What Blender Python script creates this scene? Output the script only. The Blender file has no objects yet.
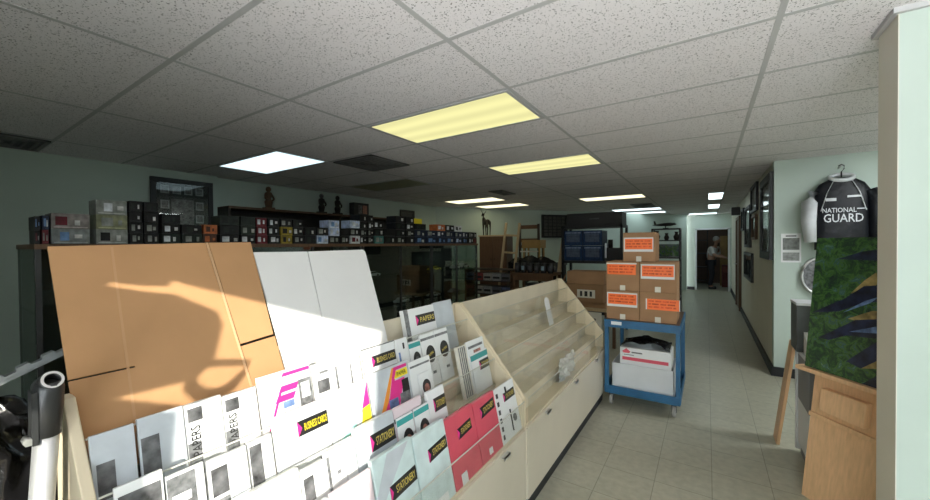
import bpy, bmesh, math, random
from mathutils import Vector, Matrix
R = random.Random(7)
sc = bpy.context.scene
COL = sc.collection
PI = math.pi

# ------------------------------------------------------------------ materials
def mat(name, col, rough=.6, metal=0., spec=.5, var=.0, vscale=6., bump=0., bscale=60., alpha=None, coat=0., stretch=None):
    m = bpy.data.materials.new(name); m.use_nodes = True
    nt = m.node_tree; b = nt.nodes['Principled BSDF']
    b.inputs['Base Color'].default_value = (*col, 1)
    b.inputs['Roughness'].default_value = rough
    b.inputs['Metallic'].default_value = metal
    b.inputs['Specular IOR Level'].default_value = spec
    if coat: b.inputs['Coat Weight'].default_value = coat; b.inputs['Coat Roughness'].default_value = .08
    tc = nt.nodes.new('ShaderNodeTexCoord')
    src = tc.outputs['Object']
    if stretch:
        mp = nt.nodes.new('ShaderNodeMapping'); mp.inputs['Scale'].default_value = stretch
        nt.links.new(src, mp.inputs['Vector']); src = mp.outputs['Vector']
    if var:
        n = nt.nodes.new('ShaderNodeTexNoise'); n.inputs['Scale'].default_value = vscale; n.inputs['Detail'].default_value = 4
        nt.links.new(src, n.inputs['Vector'])
        r = nt.nodes.new('ShaderNodeValToRGB')
        r.color_ramp.elements[0].position = .3; r.color_ramp.elements[1].position = .7
        r.color_ramp.elements[0].color = tuple(c*(1-var) for c in col)+(1,)
        r.color_ramp.elements[1].color = tuple(min(1, c*(1+var)) for c in col)+(1,)
        nt.links.new(n.outputs['Fac'], r.inputs['Fac']); nt.links.new(r.outputs['Color'], b.inputs['Base Color'])
    if bump:
        n = nt.nodes.new('ShaderNodeTexNoise'); n.inputs['Scale'].default_value = bscale; n.inputs['Detail'].default_value = 3
        nt.links.new(src, n.inputs['Vector'])
        bp = nt.nodes.new('ShaderNodeBump'); bp.inputs['Strength'].default_value = bump; bp.inputs['Distance'].default_value = .01
        nt.links.new(n.outputs['Fac'], bp.inputs['Height']); nt.links.new(bp.outputs['Normal'], b.inputs['Normal'])
    return m

def glass(name, tint=(.93, .97, .95), refl=.10, rough=.02, k=.5):
    m = bpy.data.materials.new(name); m.use_nodes = True
    nt = m.node_tree; nt.nodes.clear()
    o = nt.nodes.new('ShaderNodeOutputMaterial')
    t = nt.nodes.new('ShaderNodeBsdfTransparent'); t.inputs['Color'].default_value = (*tint, 1)
    g = nt.nodes.new('ShaderNodeBsdfGlossy'); g.inputs['Roughness'].default_value = rough
    lw = nt.nodes.new('ShaderNodeLayerWeight'); lw.inputs['Blend'].default_value = .25
    ml = nt.nodes.new('ShaderNodeMath'); ml.operation = 'MULTIPLY_ADD'; ml.inputs[1].default_value = k; ml.inputs[2].default_value = refl*.4
    nt.links.new(lw.outputs['Fresnel'], ml.inputs[0])
    mx = nt.nodes.new('ShaderNodeMixShader')
    nt.links.new(ml.outputs[0], mx.inputs[0]); nt.links.new(t.outputs[0], mx.inputs[1]); nt.links.new(g.outputs[0], mx.inputs[2])
    nt.links.new(mx.outputs[0], o.inputs['Surface'])
    return m

def emit(name, col, s, bands=0.):
    m = bpy.data.materials.new(name); m.use_nodes = True
    nt = m.node_tree; nt.nodes.clear()
    o = nt.nodes.new('ShaderNodeOutputMaterial'); e = nt.nodes.new('ShaderNodeEmission')
    e.inputs['Color'].default_value = (*col, 1); e.inputs['Strength'].default_value = s
    if bands:       # the tubes behind the ribbed plastic diffuser
        tc = nt.nodes.new('ShaderNodeTexCoord'); w = nt.nodes.new('ShaderNodeTexWave')
        w.bands_direction = 'Y'; w.inputs['Scale'].default_value = 1.6; w.inputs['Distortion'].default_value = .6; w.inputs['Phase Offset'].default_value = 1.2
        nt.links.new(tc.outputs['Object'], w.inputs['Vector'])
        ma = nt.nodes.new('ShaderNodeMath'); ma.operation = 'MULTIPLY_ADD'; ma.inputs[1].default_value = bands*s; ma.inputs[2].default_value = s*(1-bands)
        nt.links.new(w.outputs['Fac'], ma.inputs[0]); nt.links.new(ma.outputs[0], e.inputs['Strength'])
    nt.links.new(e.outputs[0], o.inputs['Surface'])
    return m

M = {}
def build_floor_mat():
    m = mat('vinyl_tile', (.3, .29, .22), .33, spec=.45)
    nt = m.node_tree; b = nt.nodes['Principled BSDF']
    tc = nt.nodes.new('ShaderNodeTexCoord'); mp = nt.nodes.new('ShaderNodeMapping'); mp.inputs['Location'].default_value = (-.025, .14, 0)
    br = nt.nodes.new('ShaderNodeTexBrick'); br.offset = 0; br.squash = 1
    br.inputs['Scale'].default_value = 1; br.inputs['Brick Width'].default_value = .3048; br.inputs['Row Height'].default_value = .3048
    br.inputs['Mortar Size'].default_value = .0028; br.inputs['Mortar Smooth'].default_value = .4
    br.inputs['Color1'].default_value = (.43, .415, .325, 1); br.inputs['Color2'].default_value = (.40, .385, .30, 1); br.inputs['Mortar'].default_value = (.24, .235, .18, 1)
    n = nt.nodes.new('ShaderNodeTexNoise'); n.inputs['Scale'].default_value = 22; n.inputs['Detail'].default_value = 5
    mx = nt.nodes.new('ShaderNodeMix'); mx.data_type = 'RGBA'; mx.blend_type = 'OVERLAY'; mx.inputs[0].default_value = .25
    nt.links.new(tc.outputs['Object'], mp.inputs[0]); nt.links.new(mp.outputs[0], br.inputs[0]); nt.links.new(mp.outputs[0], n.inputs[0])
    nt.links.new(br.outputs['Color'], mx.inputs['A']); nt.links.new(n.outputs['Fac'], mx.inputs['B']); nt.links.new(mx.outputs['Result'], b.inputs['Base Color'])
    return m
def build_ceiling_mat():
    m = mat('ceiling_tile', (.7, .7, .68), .9, spec=.1)
    nt = m.node_tree; b = nt.nodes['Principled BSDF']
    tc = nt.nodes.new('ShaderNodeTexCoord'); n = nt.nodes.new('ShaderNodeTexNoise'); n.inputs['Scale'].default_value = 150; n.inputs['Detail'].default_value = 1.5
    r = nt.nodes.new('ShaderNodeValToRGB'); r.color_ramp.elements[0].position = .33; r.color_ramp.elements[1].position = .385
    r.color_ramp.elements[0].color = (.20, .19, .19, 1); r.color_ramp.elements[1].color = (.85, .82, .835, 1)
    nt.links.new(tc.outputs['Object'], n.inputs[0]); nt.links.new(n.outputs['Fac'], r.inputs[0]); nt.links.new(r.outputs['Color'], b.inputs['Base Color'])
    return m
M['floor'] = build_floor_mat(); M['ceiling'] = build_ceiling_mat()
M['mint'] = mat('mint_wall_paint', (.525, .615, .555), .75, spec=.25, var=.04, vscale=2)
M['cream_paint'] = mat('cream_wall_paint', (.74, .715, .62), .7, spec=.25, var=.03, vscale=2)
M['grid'] = mat('ceiling_grid_white', (.50, .50, .50), .6)
M['black_rubber'] = mat('black_rubber', (.012, .014, .018), .5, var=.3)
M['almond'] = mat('almond_laminate', (.66, .60, .485), .38, var=.04, vscale=3)
M['almond_tier'] = mat('almond_tier_board', (.66, .595, .46), .45, var=.07, vscale=5)
M['almond_edge'] = mat('almond_edge_band', (.70, .60, .43), .4, var=.05)
M['acrylic'] = glass('clear_acrylic', (.985, .988, .98), .05, .03, .16)
M['acrylic_edge'] = mat('acrylic_edge', (.62, .62, .56), .2)
M['glass'] = glass('case_glass', (.86, .93, .90), .10)
M['win_glass'] = glass('window_glass', (.97, .98, .97), .06)
M['chrome'] = mat('chrome', (.75, .75, .74), .3, .85)
M['alu'] = mat('brushed_aluminium', (.72, .73, .75), .34, .75, var=.06, vscale=30, stretch=(6, 6, .6))
M['steel_mid'] = mat('dull_galvanised_steel', (.36, .39, .41), .4, .6, var=.15, vscale=30)
M['steel_dark'] = mat('dark_anodised_metal', (.07, .072, .075), .4, .7, var=.2)
M['card'] = mat('brown_cardboard', (.45, .255, .125), .85, spec=.15, var=.06, vscale=5, bump=.15, bscale=14)
M['card_crease'] = mat('cardboard_crease', (.54, .34, .19), .85, spec=.15, var=.05)
M['card_crease2'] = mat('faint_fold', (.48, .285, .15), .85, spec=.15)
M['card2'] = mat('carton_board', (.36, .21, .115), .85, spec=.15, var=.08, vscale=6)
M['card3'] = mat('dim_carton_board', (.30, .175, .095), .85, spec=.15, var=.1, vscale=6)
M['board_white'] = mat('white_foam_board', (.72, .72, .71), .6, var=.02)
M['paper'] = mat('white_paper', (.78, .79, .79), .45, spec=.4, var=.02, coat=.25)
M['paper_grey'] = mat('grey_plastic_pack', (.52, .56, .60), .35, var=.08, vscale=14, coat=.4, bump=.4, bscale=18)
M['paper_blue'] = mat('pale_blue_marbled_paper', (.60, .72, .72), .4, var=.10, vscale=18, coat=.4)
M['paper_mint'] = mat('mint_paper', (.38, .72, .64), .4, coat=.3, var=.04)
M['paper_red'] = mat('red_paper', (.66, .085, .13), .4, coat=.4, var=.07, vscale=9)
M['paper_pink'] = mat('pale_pink_paper', (.74, .62, .66), .4, coat=.3, var=.03)
M['paper_cream'] = mat('cream_paper', (.66, .63, .54), .5, var=.04)
M['ink'] = mat('black_ink', (.018, .017, .018), .35, var=.25)
M['ink_grey'] = mat('grey_ink', (.16, .165, .17), .4, var=.5, vscale=60)
M['photo'] = mat('greyscale_photo', (.11, .11, .115), .3, var=.85, vscale=28, coat=.3)
M['photo_col'] = mat('colour_photo_blue', (.14, .22, .42), .3, var=.6, vscale=26)
M['gold'] = mat('gold_lettering', (.70, .55, .13), .4)
M['yellow'] = mat('yellow_ink', (.85, .70, .03), .4)
M['magenta'] = mat('magenta_ink', (.72, .03, .25), .4)
M['orange_ink'] = mat('orange_ink', (.80, .30, .04), .4)
M['teal'] = mat('teal_ink', (.05, .34, .33), .4)
M['tan_photo'] = mat('portrait_photo', (.36, .16, .12), .4, var=.5, vscale=40)
M['fluo'] = mat('fluorescent_orange_label', (1.0, .19, .035), .5, var=.04)
M['cart_blue'] = mat('blue_cart_enamel', (.022, .12, .25), .42, var=.2, vscale=9)
M['rubber_grey'] = mat('grey_wheel_rubber', (.34, .33, .31), .6)
M['wood'] = mat('honey_wood', (.72, .45, .245), .45, var=.10, vscale=6, stretch=(14, 14, 1.2))
M['wood_light'] = mat('pale_pine', (.48, .36, .21), .6, var=.14, vscale=6, stretch=(10, 10, 1))
M['wood_dark'] = mat('dark_walnut', (.035, .024, .018), .4, var=.3, vscale=6, stretch=(10, 10, 1))
M['wood_mid'] = mat('brown_wood', (.12, .062, .03), .5, var=.2, vscale=6, stretch=(10, 10, 1))
M['wood_yellow'] = mat('golden_wood', (.36, .22, .07), .5, var=.15, vscale=6)
M['black'] = mat('black_satin', (.012, .012, .013), .42, var=.2)
M['black_card'] = mat('black_printed_card', (.016, .017, .02), .38, var=.5, vscale=24)
M['bag'] = mat('black_bin_plastic', (.010, .010, .011), .22, var=.4, bump=1., bscale=14)
M['grey_lam'] = mat('grey_laminate', (.17, .18, .19), .45, var=.05)
M['grey_case'] = mat('charcoal_case', (.065, .075, .075), .4, var=.08)
M['white_lam'] = mat('white_laminate', (.68, .70, .72), .45, var=.03)
M['white_plastic'] = mat('white_plastic', (.72, .72, .70), .4)
M['white_translucent'] = mat('milky_white_tote', (.66, .68, .70), .35, var=.05)
M['clear_wrap'] = mat('dull_clear_wrap', (.50, .49, .44), .3, var=.1)
M['canvas_side'] = mat('canvas_edge', (.10, .13, .09), .8)
M['jersey_black'] = mat('black_jersey_cloth', (.006, .007, .010), .42, spec=.3, var=.4, vscale=10, bump=.7, bscale=11)
M['jersey_white'] = mat('white_jersey_cloth', (.62, .64, .66), .5, var=.12, vscale=10, bump=.6, bscale=11)
M['skin'] = mat('skin', (.42, .24, .17), .5)
M['cloth_dark'] = mat('dark_clothes', (.02, .022, .03), .8)
M['cloth_white'] = mat('white_shirt', (.66, .66, .64), .8)
M['hair'] = mat('grey_hair', (.45, .44, .42), .7)
M['vent'] = mat('vent_dark_metal', (.13, .13, .125), .5)
M['blind'] = mat('blind_cloth', (.30, .29, .26), .8)
M['snow'] = mat('pale_forecourt', (.66, .67, .70), .9)
M['bronze'] = mat('dark_bronze', (.022, .017, .013), .5, .2, var=.4, vscale=20)
M['leafy'] = mat('leaf_green', (.06, .22, .04), .6, var=.5, vscale=30)
M['water'] = mat('tank_backing', (.05, .12, .11), .3, var=.4, vscale=12)
M['lamp_yellow'] = emit('warm_yellow_diffuser', (1., .95, .45), .82, .14)
M['lamp_warm'] = emit('warm_white_diffuser', (1., .93, .60), 1.5, .12)
M['lamp_white'] = emit('cool_white_diffuser', (.70, .92, 1.), 1.2)
M['lamp_cool'] = emit('bright_white_diffuser', (.80, .96, 1.), 2.2)
M['lamp_alcove'] = emit('alcove_tube_diffuser', (.93, .98, 1.), 19.)
M['lamp_off'] = mat('unlit_diffuser', (.30, .29, .18), .4, var=.1)

def painting_mat():
    m = mat('painted_foliage', (.05, .15, .05), .4)
    nt = m.node_tree; b = nt.nodes['Principled BSDF']
    tc = nt.nodes.new('ShaderNodeTexCoord'); n = nt.nodes.new('ShaderNodeTexNoise'); n.inputs['Scale'].default_value = 18; n.inputs['Detail'].default_value = 10; n.inputs['Roughness'].default_value = .74; n.inputs['Distortion'].default_value = 1.0
    r = nt.nodes.new('ShaderNodeValToRGB'); e = r.color_ramp.elements
    e[0].position = .36; e[0].color = (.004, .010, .016, 1); e[1].position = .43; e[1].color = (.010, .035, .018, 1)
    for p_, c in ((.50, (.025, .085, .018, 1)), (.55, (.07, .16, .03, 1)), (.585, (.02, .06, .06, 1)), (.63, (.06, .15, .16, 1)), (.68, (.16, .24, .07, 1)), (.74, (.42, .47, .44, 1))):
        x = e.new(p_); x.color = c
    nt.links.new(tc.outputs['Object'], n.inputs[0]); nt.links.new(n.outputs['Fac'], r.inputs[0]); nt.links.new(r.outputs[0], b.inputs['Base Color'])
    b.inputs['Coat Weight'].default_value = .3
    return m
M['painting'] = painting_mat()
M['paint_bird'] = mat('painted_blue_black', (.012, .016, .045), .35, var=.8, vscale=20)
M['paint_ochre'] = mat('painted_ochre', (.26, .19, .07), .5, var=.7, vscale=22)
M['paint_blue'] = mat('painted_blue_glint', (.10, .17, .34), .5, var=.6, vscale=30)

_cm = {}
def cmat(c, rough=.4):
    k = tuple(round(x, 3) for x in c)
    if k not in _cm: _cm[k] = mat('printed_card_%02x%02x%02x' % tuple(int(255*min(1, x)) for x in k), k, rough, spec=.25, var=.35, vscale=28)
    return _cm[k]

# ------------------------------------------------------------------ mesh builder
class MB:
    def __init__(s): s.v = []; s.f = []; s.m = []; s.sm = []
    def add(s, vs, fs, mi=0, xf=None, smooth=False):
        o = len(s.v)
        s.v += [tuple(xf @ Vector(p)) if xf else tuple(p) for p in vs]
        for f in fs: s.f.append([i+o for i in f]); s.m.append(mi); s.sm.append(smooth)
        return s
    def box(s, x0, x1, y0, y1, z0, z1, mi=0, xf=None):
        x0, x1 = min(x0, x1), max(x0, x1); y0, y1 = min(y0, y1), max(y0, y1); z0, z1 = min(z0, z1), max(z0, z1)
        return s.add([(x, y, z) for z in (z0, z1) for y in (y0, y1) for x in (x0, x1)],
                     [(0, 2, 3, 1), (4, 5, 7, 6), (0, 1, 5, 4), (2, 6, 7, 3), (0, 4, 6, 2), (1, 3, 7, 5)], mi, xf)
    def prism(s, poly, a, b, axis='z', mi=0, xf=None):      # poly in the two other axes, extruded a..b
        n = len(poly)
        def P(q, h):
            if axis == 'z': return (q[0], q[1], h)
            if axis == 'y': return (q[0], h, q[1])
            return (h, q[0], q[1])
        vs = [P(q, a) for q in poly]+[P(q, b) for q in poly]
        fs = [tuple(range(n))[::-1], tuple(range(n, 2*n))]+[(i, (i+1) % n, n+(i+1) % n, n+i) for i in range(n)]
        return s.add(vs, fs, mi, xf)
    def tube(s, pts, r, n=10, mi=0, caps=True, xf=None, closed=False):
        pts = [Vector(p) for p in pts]; N = len(pts); vs = []; rr = r if isinstance(r, (list, tuple)) else [r]*N
        up = Vector((0, 0, 1))
        for i, p in enumerate(pts):
            if closed: d = pts[(i+1) % N]-pts[i-1]
            else: d = pts[min(i+1, N-1)]-pts[max(i-1, 0)]
            d.normalize()
            a = d.cross(up if abs(d.z) < .95 else Vector((1, 0, 0))).normalized(); b = a.cross(d)
            for k in range(n):
                t = 2*PI*k/n; vs.append(p+(a*math.cos(t)+b*math.sin(t))*rr[i])
        fs = []
        for i in range(N if closed else N-1):
            j = (i+1) % N
            for k in range(n): fs.append((i*n+k, i*n+(k+1) % n, j*n+(k+1) % n, j*n+k))
        s.add(vs, fs, mi, xf, True)
        if caps and not closed:
            s.f.append([len(s.v)-N*n+k for k in range(n)][::-1]); s.m.append(mi); s.sm.append(False)
            s.f.append([len(s.v)-n+k for k in range(n)]); s.m.append(mi); s.sm.append(False)
        return s
    def lathe(s, prof, n=16, mi=0, xf=None):                # prof: (radius, z)
        vs = [(r*math.cos(2*PI*k/n), r*math.sin(2*PI*k/n), z) for r, z in prof for k in range(n)]
        fs = [(i*n+k, i*n+(k+1) % n, (i+1)*n+(k+1) % n, (i+1)*n+k) for i in range(len(prof)-1) for k in range(n)]
        o = len(s.v); s.add(vs, fs, mi, xf, True)
        s.f.append([o+k for k in range(n)][::-1]); s.m.append(mi); s.sm.append(False)
        s.f.append([o+(len(prof)-1)*n+k for k in range(n)]); s.m.append(mi); s.sm.append(False)
        return s
    def ball(s, c, r, n=12, mi=0, sq=(1, 1, 1), jitter=0):
        c = Vector(c); vs = []; h = n//2
        for i in range(h+1):
            for k in range(n):
                t = PI*i/h; a = 2*PI*k/n; j = 1+R.uniform(-jitter, jitter)
                vs.append((c.x+r*sq[0]*math.sin(t)*math.cos(a)*j, c.y+r*sq[1]*math.sin(t)*math.sin(a)*j, c.z+r*sq[2]*math.cos(t)*j))
        fs = [(i*n+k, (i+1)*n+k, (i+1)*n+(k+1) % n, i*n+(k+1) % n) for i in range(h) for k in range(n)]
        return s.add(vs, fs, mi, None, True)
    def build(s, name, mats, parent=None, bevel=0., loc=None):
        me = bpy.data.meshes.new(name); me.from_pydata(s.v, [], s.f)
        mats = mats if isinstance(mats, (list, tuple)) else [mats]
        for m in mats: me.materials.append(m)
        me.polygons.foreach_set('material_index', s.m); me.polygons.foreach_set('use_smooth', s.sm)
        bm = bmesh.new(); bm.from_mesh(me); bmesh.ops.recalc_face_normals(bm, faces=bm.faces)
        bm.to_mesh(me); bm.free(); me.update()
        o = bpy.data.objects.new(name, me); COL.objects.link(o)
        if parent: o.parent = parent
        if loc: o.location = loc
        if bevel:
            bv = o.modifiers.new('bevel', 'BEVEL'); bv.width = bevel; bv.segments = 2; bv.limit_method = 'ANGLE'
        return o

def thing(name, label, cat, loc=(0, 0, 0), rot=(0, 0, 0), group=None, mw=None):
    o = bpy.data.objects.new(name, None); COL.objects.link(o); o.empty_display_size = .05
    if mw is not None: o.matrix_world = mw
    else: o.location = loc; o.rotation_euler = rot
    o['label'] = label; o['category'] = cat
    if group: o['group'] = group
    return o
def tag(o, label, cat, group=None):
    o['label'] = label; o['category'] = cat
    if group: o['group'] = group
    return o
def struct(o): o['kind'] = 'structure'; return o

_tc = {}
def text_geo(s, size):
    k = (s,)
    if k not in _tc:
        cu = bpy.data.curves.new('t', 'FONT'); cu.body = s; cu.size = 1; cu.align_x = 'CENTER'; cu.align_y = 'CENTER'; cu.resolution_u = 2; cu.offset = .008
        ob = bpy.data.objects.new('t', cu); COL.objects.link(ob)
        dg = bpy.context.evaluated_depsgraph_get(); dg.update()
        me = bpy.data.meshes.new_from_object(ob.evaluated_get(dg))
        _tc[k] = ([tuple(v.co) for v in me.vertices], [tuple(p.vertices) for p in me.polygons])
        bpy.data.objects.remove(ob); bpy.data.meshes.remove(me); bpy.data.curves.remove(cu)
    return _tc[k]
def text(name, s, x, y, z, width, height, m, parent, ang=0., xf=None):
    vs, fs = text_geo(s, 1)
    x0 = min(v[0] for v in vs); x1 = max(v[0] for v in vs); y0 = min(v[1] for v in vs); y1 = max(v[1] for v in vs)
    sx = width/(x1-x0); sy = height/(y1-y0); ca, sa = math.cos(ang), math.sin(ang)
    out = []
    for v in vs:
        a = (v[0]-(x0+x1)/2)*sx; b = (v[1]-(y0+y1)/2)*sy
        out.append((x+a*ca-b*sa, y+a*sa+b*ca, z))
    mb = MB(); mb.add(out, fs, 0, xf)
    me = bpy.data.meshes.new(name); me.from_pydata(mb.v, [], mb.f); me.materials.append(m); me.update()
    o = bpy.data.objects.new(name, me); COL.objects.link(o); o.parent = parent
    return o

# ------------------------------------------------------------------ camera (photo 930 x 500)
F, YAW, PIT, ROL = 371.87, .577375, .0128672, -.0081900
c_, s_ = math.cos(YAW), math.sin(YAW)
f0 = Vector((-s_, c_, 0)); r0 = Vector((c_, s_, 0)); d0 = Vector((0, 0, -1))
fw = f0*math.cos(PIT)+d0*math.sin(PIT); dn = d0*math.cos(PIT)-f0*math.sin(PIT)
rt = r0*math.cos(ROL)-dn*math.sin(ROL); dn2 = r0*math.sin(ROL)+dn*math.cos(ROL)
cam = bpy.data.cameras.new('camera'); co = bpy.data.objects.new('camera', cam); COL.objects.link(co)
cam.sensor_fit = 'HORIZONTAL'; cam.sensor_width = 36; cam.lens = F/930*36; cam.clip_start = .02; cam.clip_end = 200
mw = Matrix.Identity(4)
for i in range(3): mw[i][0] = rt[i]; mw[i][1] = -dn2[i]; mw[i][2] = -fw[i]
mw[2][3] = 1.5
co.matrix_world = mw
sc.camera = co

# ------------------------------------------------------------------ room shell
H = 2.417
FY = -1.30                                    # inner face of the shop front
XL, XR = -5.33, 5.2
o = struct(MB().box(-5.6, XR+.1, FY-.15, 17, -.12, 0).build('floor', M['floor']))
cm = MB().box(-5.6, XR+.1, FY-.15, 17, H, H+.1)
struct(cm.build('ceiling', M['ceiling']))
# suspended ceiling grid
g = MB(); bw = .012
GX = [-.972+1.2192*i for i in range(-4, 6)]; GY = [1.362+.6096*j for j in range(-4, 25)]
for x in GX:
    if x < XR: g.box(x-bw, x+bw, FY, 16.9, H-.002, H-.0005)
for y in GY: g.box(-5.55, XR, y-bw, y+bw, H-.0018, H-.0005)
struct(g.build('trim_1', M['grid']))
struct(MB().box(XL-.2, XL, FY-.15, 2.3, 0, H).box(XL-.2, XL-.09, 2.3, 7.4, 0, H).build('wall_left', M['mint']))
# back wall runs at an angle to the corridor
a = Vector((-5.42, 7.06)); b = Vector((-.55, 13.9)); d = (b-a).normalized(); n = Vector((-d.y, d.x))
struct(MB().prism([tuple(a), tuple(b), tuple(b+n*.12), tuple(a+n*.12)], 0, H).build('wall_back', M['mint']))
dw = MB(); YD = 14.1
dw.box(-1.8, -.28, YD, YD+.12, 0, H).box(.54, 2.2, YD, YD+.12, 0, H).box(-.28, .54, YD, YD+.12, 1.93, H)
struct(dw.build('wall_corridor', M['mint']))
t = MB().box(-.33, -.28, YD-.02, YD+.13, 0, 1.97).box(.54, .59, YD-.02, YD+.13, 0, 1.97).box(-.33, .59, YD-.02, YD+.13, 1.93, 1.98)
struct(t.build('trim_2', M['white_lam']))
struct(MB().box(.63, .75, 5.53, YD+.12, 0, H).build('wall_right', M['cream_paint']))  # cream instead of mint stands in for lamp light missing on this wall
struct(MB().box(.63, XR, 5.41, 5.53, 0, H).build('wall_alcove', M['mint']))
# dark back room behind the doorway
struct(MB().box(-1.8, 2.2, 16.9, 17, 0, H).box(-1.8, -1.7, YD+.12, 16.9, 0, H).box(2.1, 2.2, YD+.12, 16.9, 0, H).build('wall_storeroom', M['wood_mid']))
# wall end / column with its cream end face
pc = MB().box(.633, .90, 2.17, 2.37, 0, H, 0).box(.63, .633, 2.17, 2.37, 0, H, 1)
struct(pc.build('wall_column', [M['mint'], M['cream_paint']]))
struct(MB().box(.612, .92, 2.152, 2.388, H-.022, H).build('trim_3', M['grid']))
struct(MB().box(.605, .63, 5.40, 10.1, 0, .10).box(.605, .63, 11.25, YD, 0, .10).build('baseboard_right', M['black_rubber']))
struct(MB().box(.605, XR, 5.385, 5.41, 0, .10).build('baseboard_alcove', M['black_rubber']))
struct(MB().box(-.55, -.34, YD-.02, YD, 0, .1).build('baseboard_corridor', M['black_rubber']))
# shop front behind the camera: a large window, and two with high sills added for more daylight
wins = [(-.30, 1.12, .30, 2.145), (1.20, 2.55, 1.40, 2.145), (2.65, 4.0, 1.40, 2.145)]
fwm = MB().box(-5.6, wins[0][0], FY-.15, FY, 0, H).box(wins[-1][1], XR+.1, FY-.15, FY, 0, H)
for q in range(2): fwm.box(wins[q][1], wins[q+1][0], FY-.15, FY, 0, H)
for x0, x1, z0, z1 in wins: fwm.box(x0, x1, FY-.15, FY, 0, z0).box(x0, x1, FY-.15, FY, z1, H)
struct(fwm.build('wall_front', M['mint']))
struct(MB().box(XR, XR+.12, FY-.15, 5.53, 0, H).build('wall_side', M['mint']))
def window(i, loc, rz, W_, Hh):
    w = thing('window_%d' % i, 'shop window', 'window', loc, (0, 0, rz)); struct(w)
    MB().box(0, .03, 0, .05, 0, Hh).box(W_-.03, W_, 0, .05, 0, Hh).box(.03, W_-.03, 0, .05, 0, .03).box(.03, W_-.03, 0, .05, Hh-.012, Hh).build('window_frame', M['alu'], w)
    MB().box(.03, W_-.03, .02, .026, .03, Hh-.012).build('pane', M['win_glass'], w)
    return w
for i, (x0, x1, z0, z1) in enumerate(wins):
    w = window(i+1, (x0, FY-.12, z0), 0, x1-x0, z1-z0)
    if i == 0:
        P = lambda pts: [(x+.018-x0, z+.008-z0) for x, z in pts]
        # unseen boards and hook added inside the pane, cut to shape the sun patch
        MB().prism(P([(-.28, 1.72), (.15, 1.735), (.16, 1.74), (.31, 1.80), (.335, 1.82), (.36, 1.87), (.352, 1.98), (.325, 2.022), (.20, 2.047), (.14, 2.037), (.05, 2.028), (.03, 2.10), (-.28, 2.10)]), .09, .10, 'y').build('hanging_sign', M['blind'], w)
        MB().prism(P([(.03, 2.11), (.18, 2.11), (.178, 2.068), (.12, 2.052), (.05, 2.040)]), .09, .10, 'y').build('sign_tab', M['blind'], w)
        MB().prism(P([(.30, 1.835), (.465, 1.868), (.455, 1.885), (.30, 1.862)]), .09, .10, 'y').build('sign_bracket', M['steel_dark'], w)
        MB().tube([(x+.018-x0, .095, z+.008-z0) for x, z in ((.318, 1.81), (.325, 1.785), (.355, 1.768), (.395, 1.772), (.43, 1.80), (.452, 1.84), (.46, 1.868))], [.012, .016, .019, .018, .014, .009, .006], 6).build('sign_hook', M['steel_dark'], w)
        MB().prism(P([(.125, z0), (.42, z0), (.36, 1.3), (.335, 1.725), (.20, 1.732), (.135, 1.737)]), .11, .12, 'y').build('window_poster', M['blind'], w)
# unseen block added on the forecourt: keeps the sun off the middle windows
kx0 = 1.03+.89*3.3
struct(MB().box(kx0, 6.74, -4.6, -4.3, -.15, 3.5).build('wall_kiosk', M['white_lam']))
# hall door in the right wall
dr = thing('door_1', 'brown door', 'door', (.63, 10.1, 0)); struct(dr)
MB().box(-.05, 0, 0, .08, 0, 2.1).box(-.05, 0, 1.05, 1.13, 0, 2.1).box(-.05, 0, .08, 1.05, 2.03, 2.1).build('door_frame', M['wood_mid'], dr)
MB().box(-.03, 0, .08, 1.05, 0, 2.03).build('door_leaf', M['wood_mid'], dr)
MB().tube([(-.03, .98, 1.0), (-.08, .98, 1.0), (-.085, .9, 1.0)], .01, 6).build('door_handle', M['chrome'], dr)

# ------------------------------------------------------------------ ceiling lamps and vents
def lamp(x0, x1, y0, y1, m, label, cat='ceiling light', grp=None):
    t = thing('ceiling_light', label, cat, ((x0+x1)/2, (y0+y1)/2, H-.002), group=grp)
    w, dd = (x1-x0)/2, (y1-y0)/2; b_ = .022
    f = MB()
    f.box(-w, w, -dd, -dd+b_, -.006, 0).box(-w, w, dd-b_, dd, -.006, 0).box(-w, -w+b_, -dd+b_, dd-b_, -.006, 0).box(w-b_, w, -dd+b_, dd-b_, -.006, 0)
    f.build('lamp_frame', M['grid'], t)
    MB().box(-w+b_, w-b_, -dd+b_, dd-b_, -.003, 0).build('diffuser', m, t)
cx = lambda i: -.972+1.2192*i
ry = lambda j: 1.362+.6096*j
e = .012
GL = 'recessed ceiling lights'
def L24(i, j, m, lab): lamp(cx(i)+e, cx(i+1)-e, ry(j)+e, ry(j+1)-e, m, lab, grp=GL)
L24(-1, 1, M['lamp_yellow'], 'largest yellow fluorescent ceiling panel, nearest the camera')
L24(-1, 4, M['lamp_yellow'], 'yellow ceiling panel directly behind the largest yellow panel')
L24(-3, 1, M['lamp_white'], 'cool white ceiling panel above the boxes at left')
L24(-3, 4, M['lamp_off'], 'unlit dim ceiling panel beyond the square air vent')
L24(-3, 8, M['lamp_warm'], 'narrow warm ceiling light over the end of the glass cases, nearer of two')
L24(-3, 10, M['lamp_warm'], 'narrow warm ceiling light near the deer figure, farther of two')
L24(-1, 10, M['lamp_warm'], 'warm ceiling light above the big black shelf unit')
L24(-1, 15, M['lamp_cool'], 'cool white ceiling light behind the black shelf, nearer of the pair')
L24(-1, 17, M['lamp_cool'], 'cool white ceiling light behind the black shelf, farther of the pair')
lamp(0, .27, 8.12, 9.34, M['lamp_cool'], 'bright white corridor ceiling light, nearer one', grp=GL)
lamp(0, .27, 10.5, 11.72, M['lamp_cool'], 'bright white corridor ceiling light, farther one', grp=GL)
lamp(-.5, .27, 13.35, 13.95, M['lamp_cool'], 'white ceiling light right above the far doorway', grp=GL)
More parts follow.
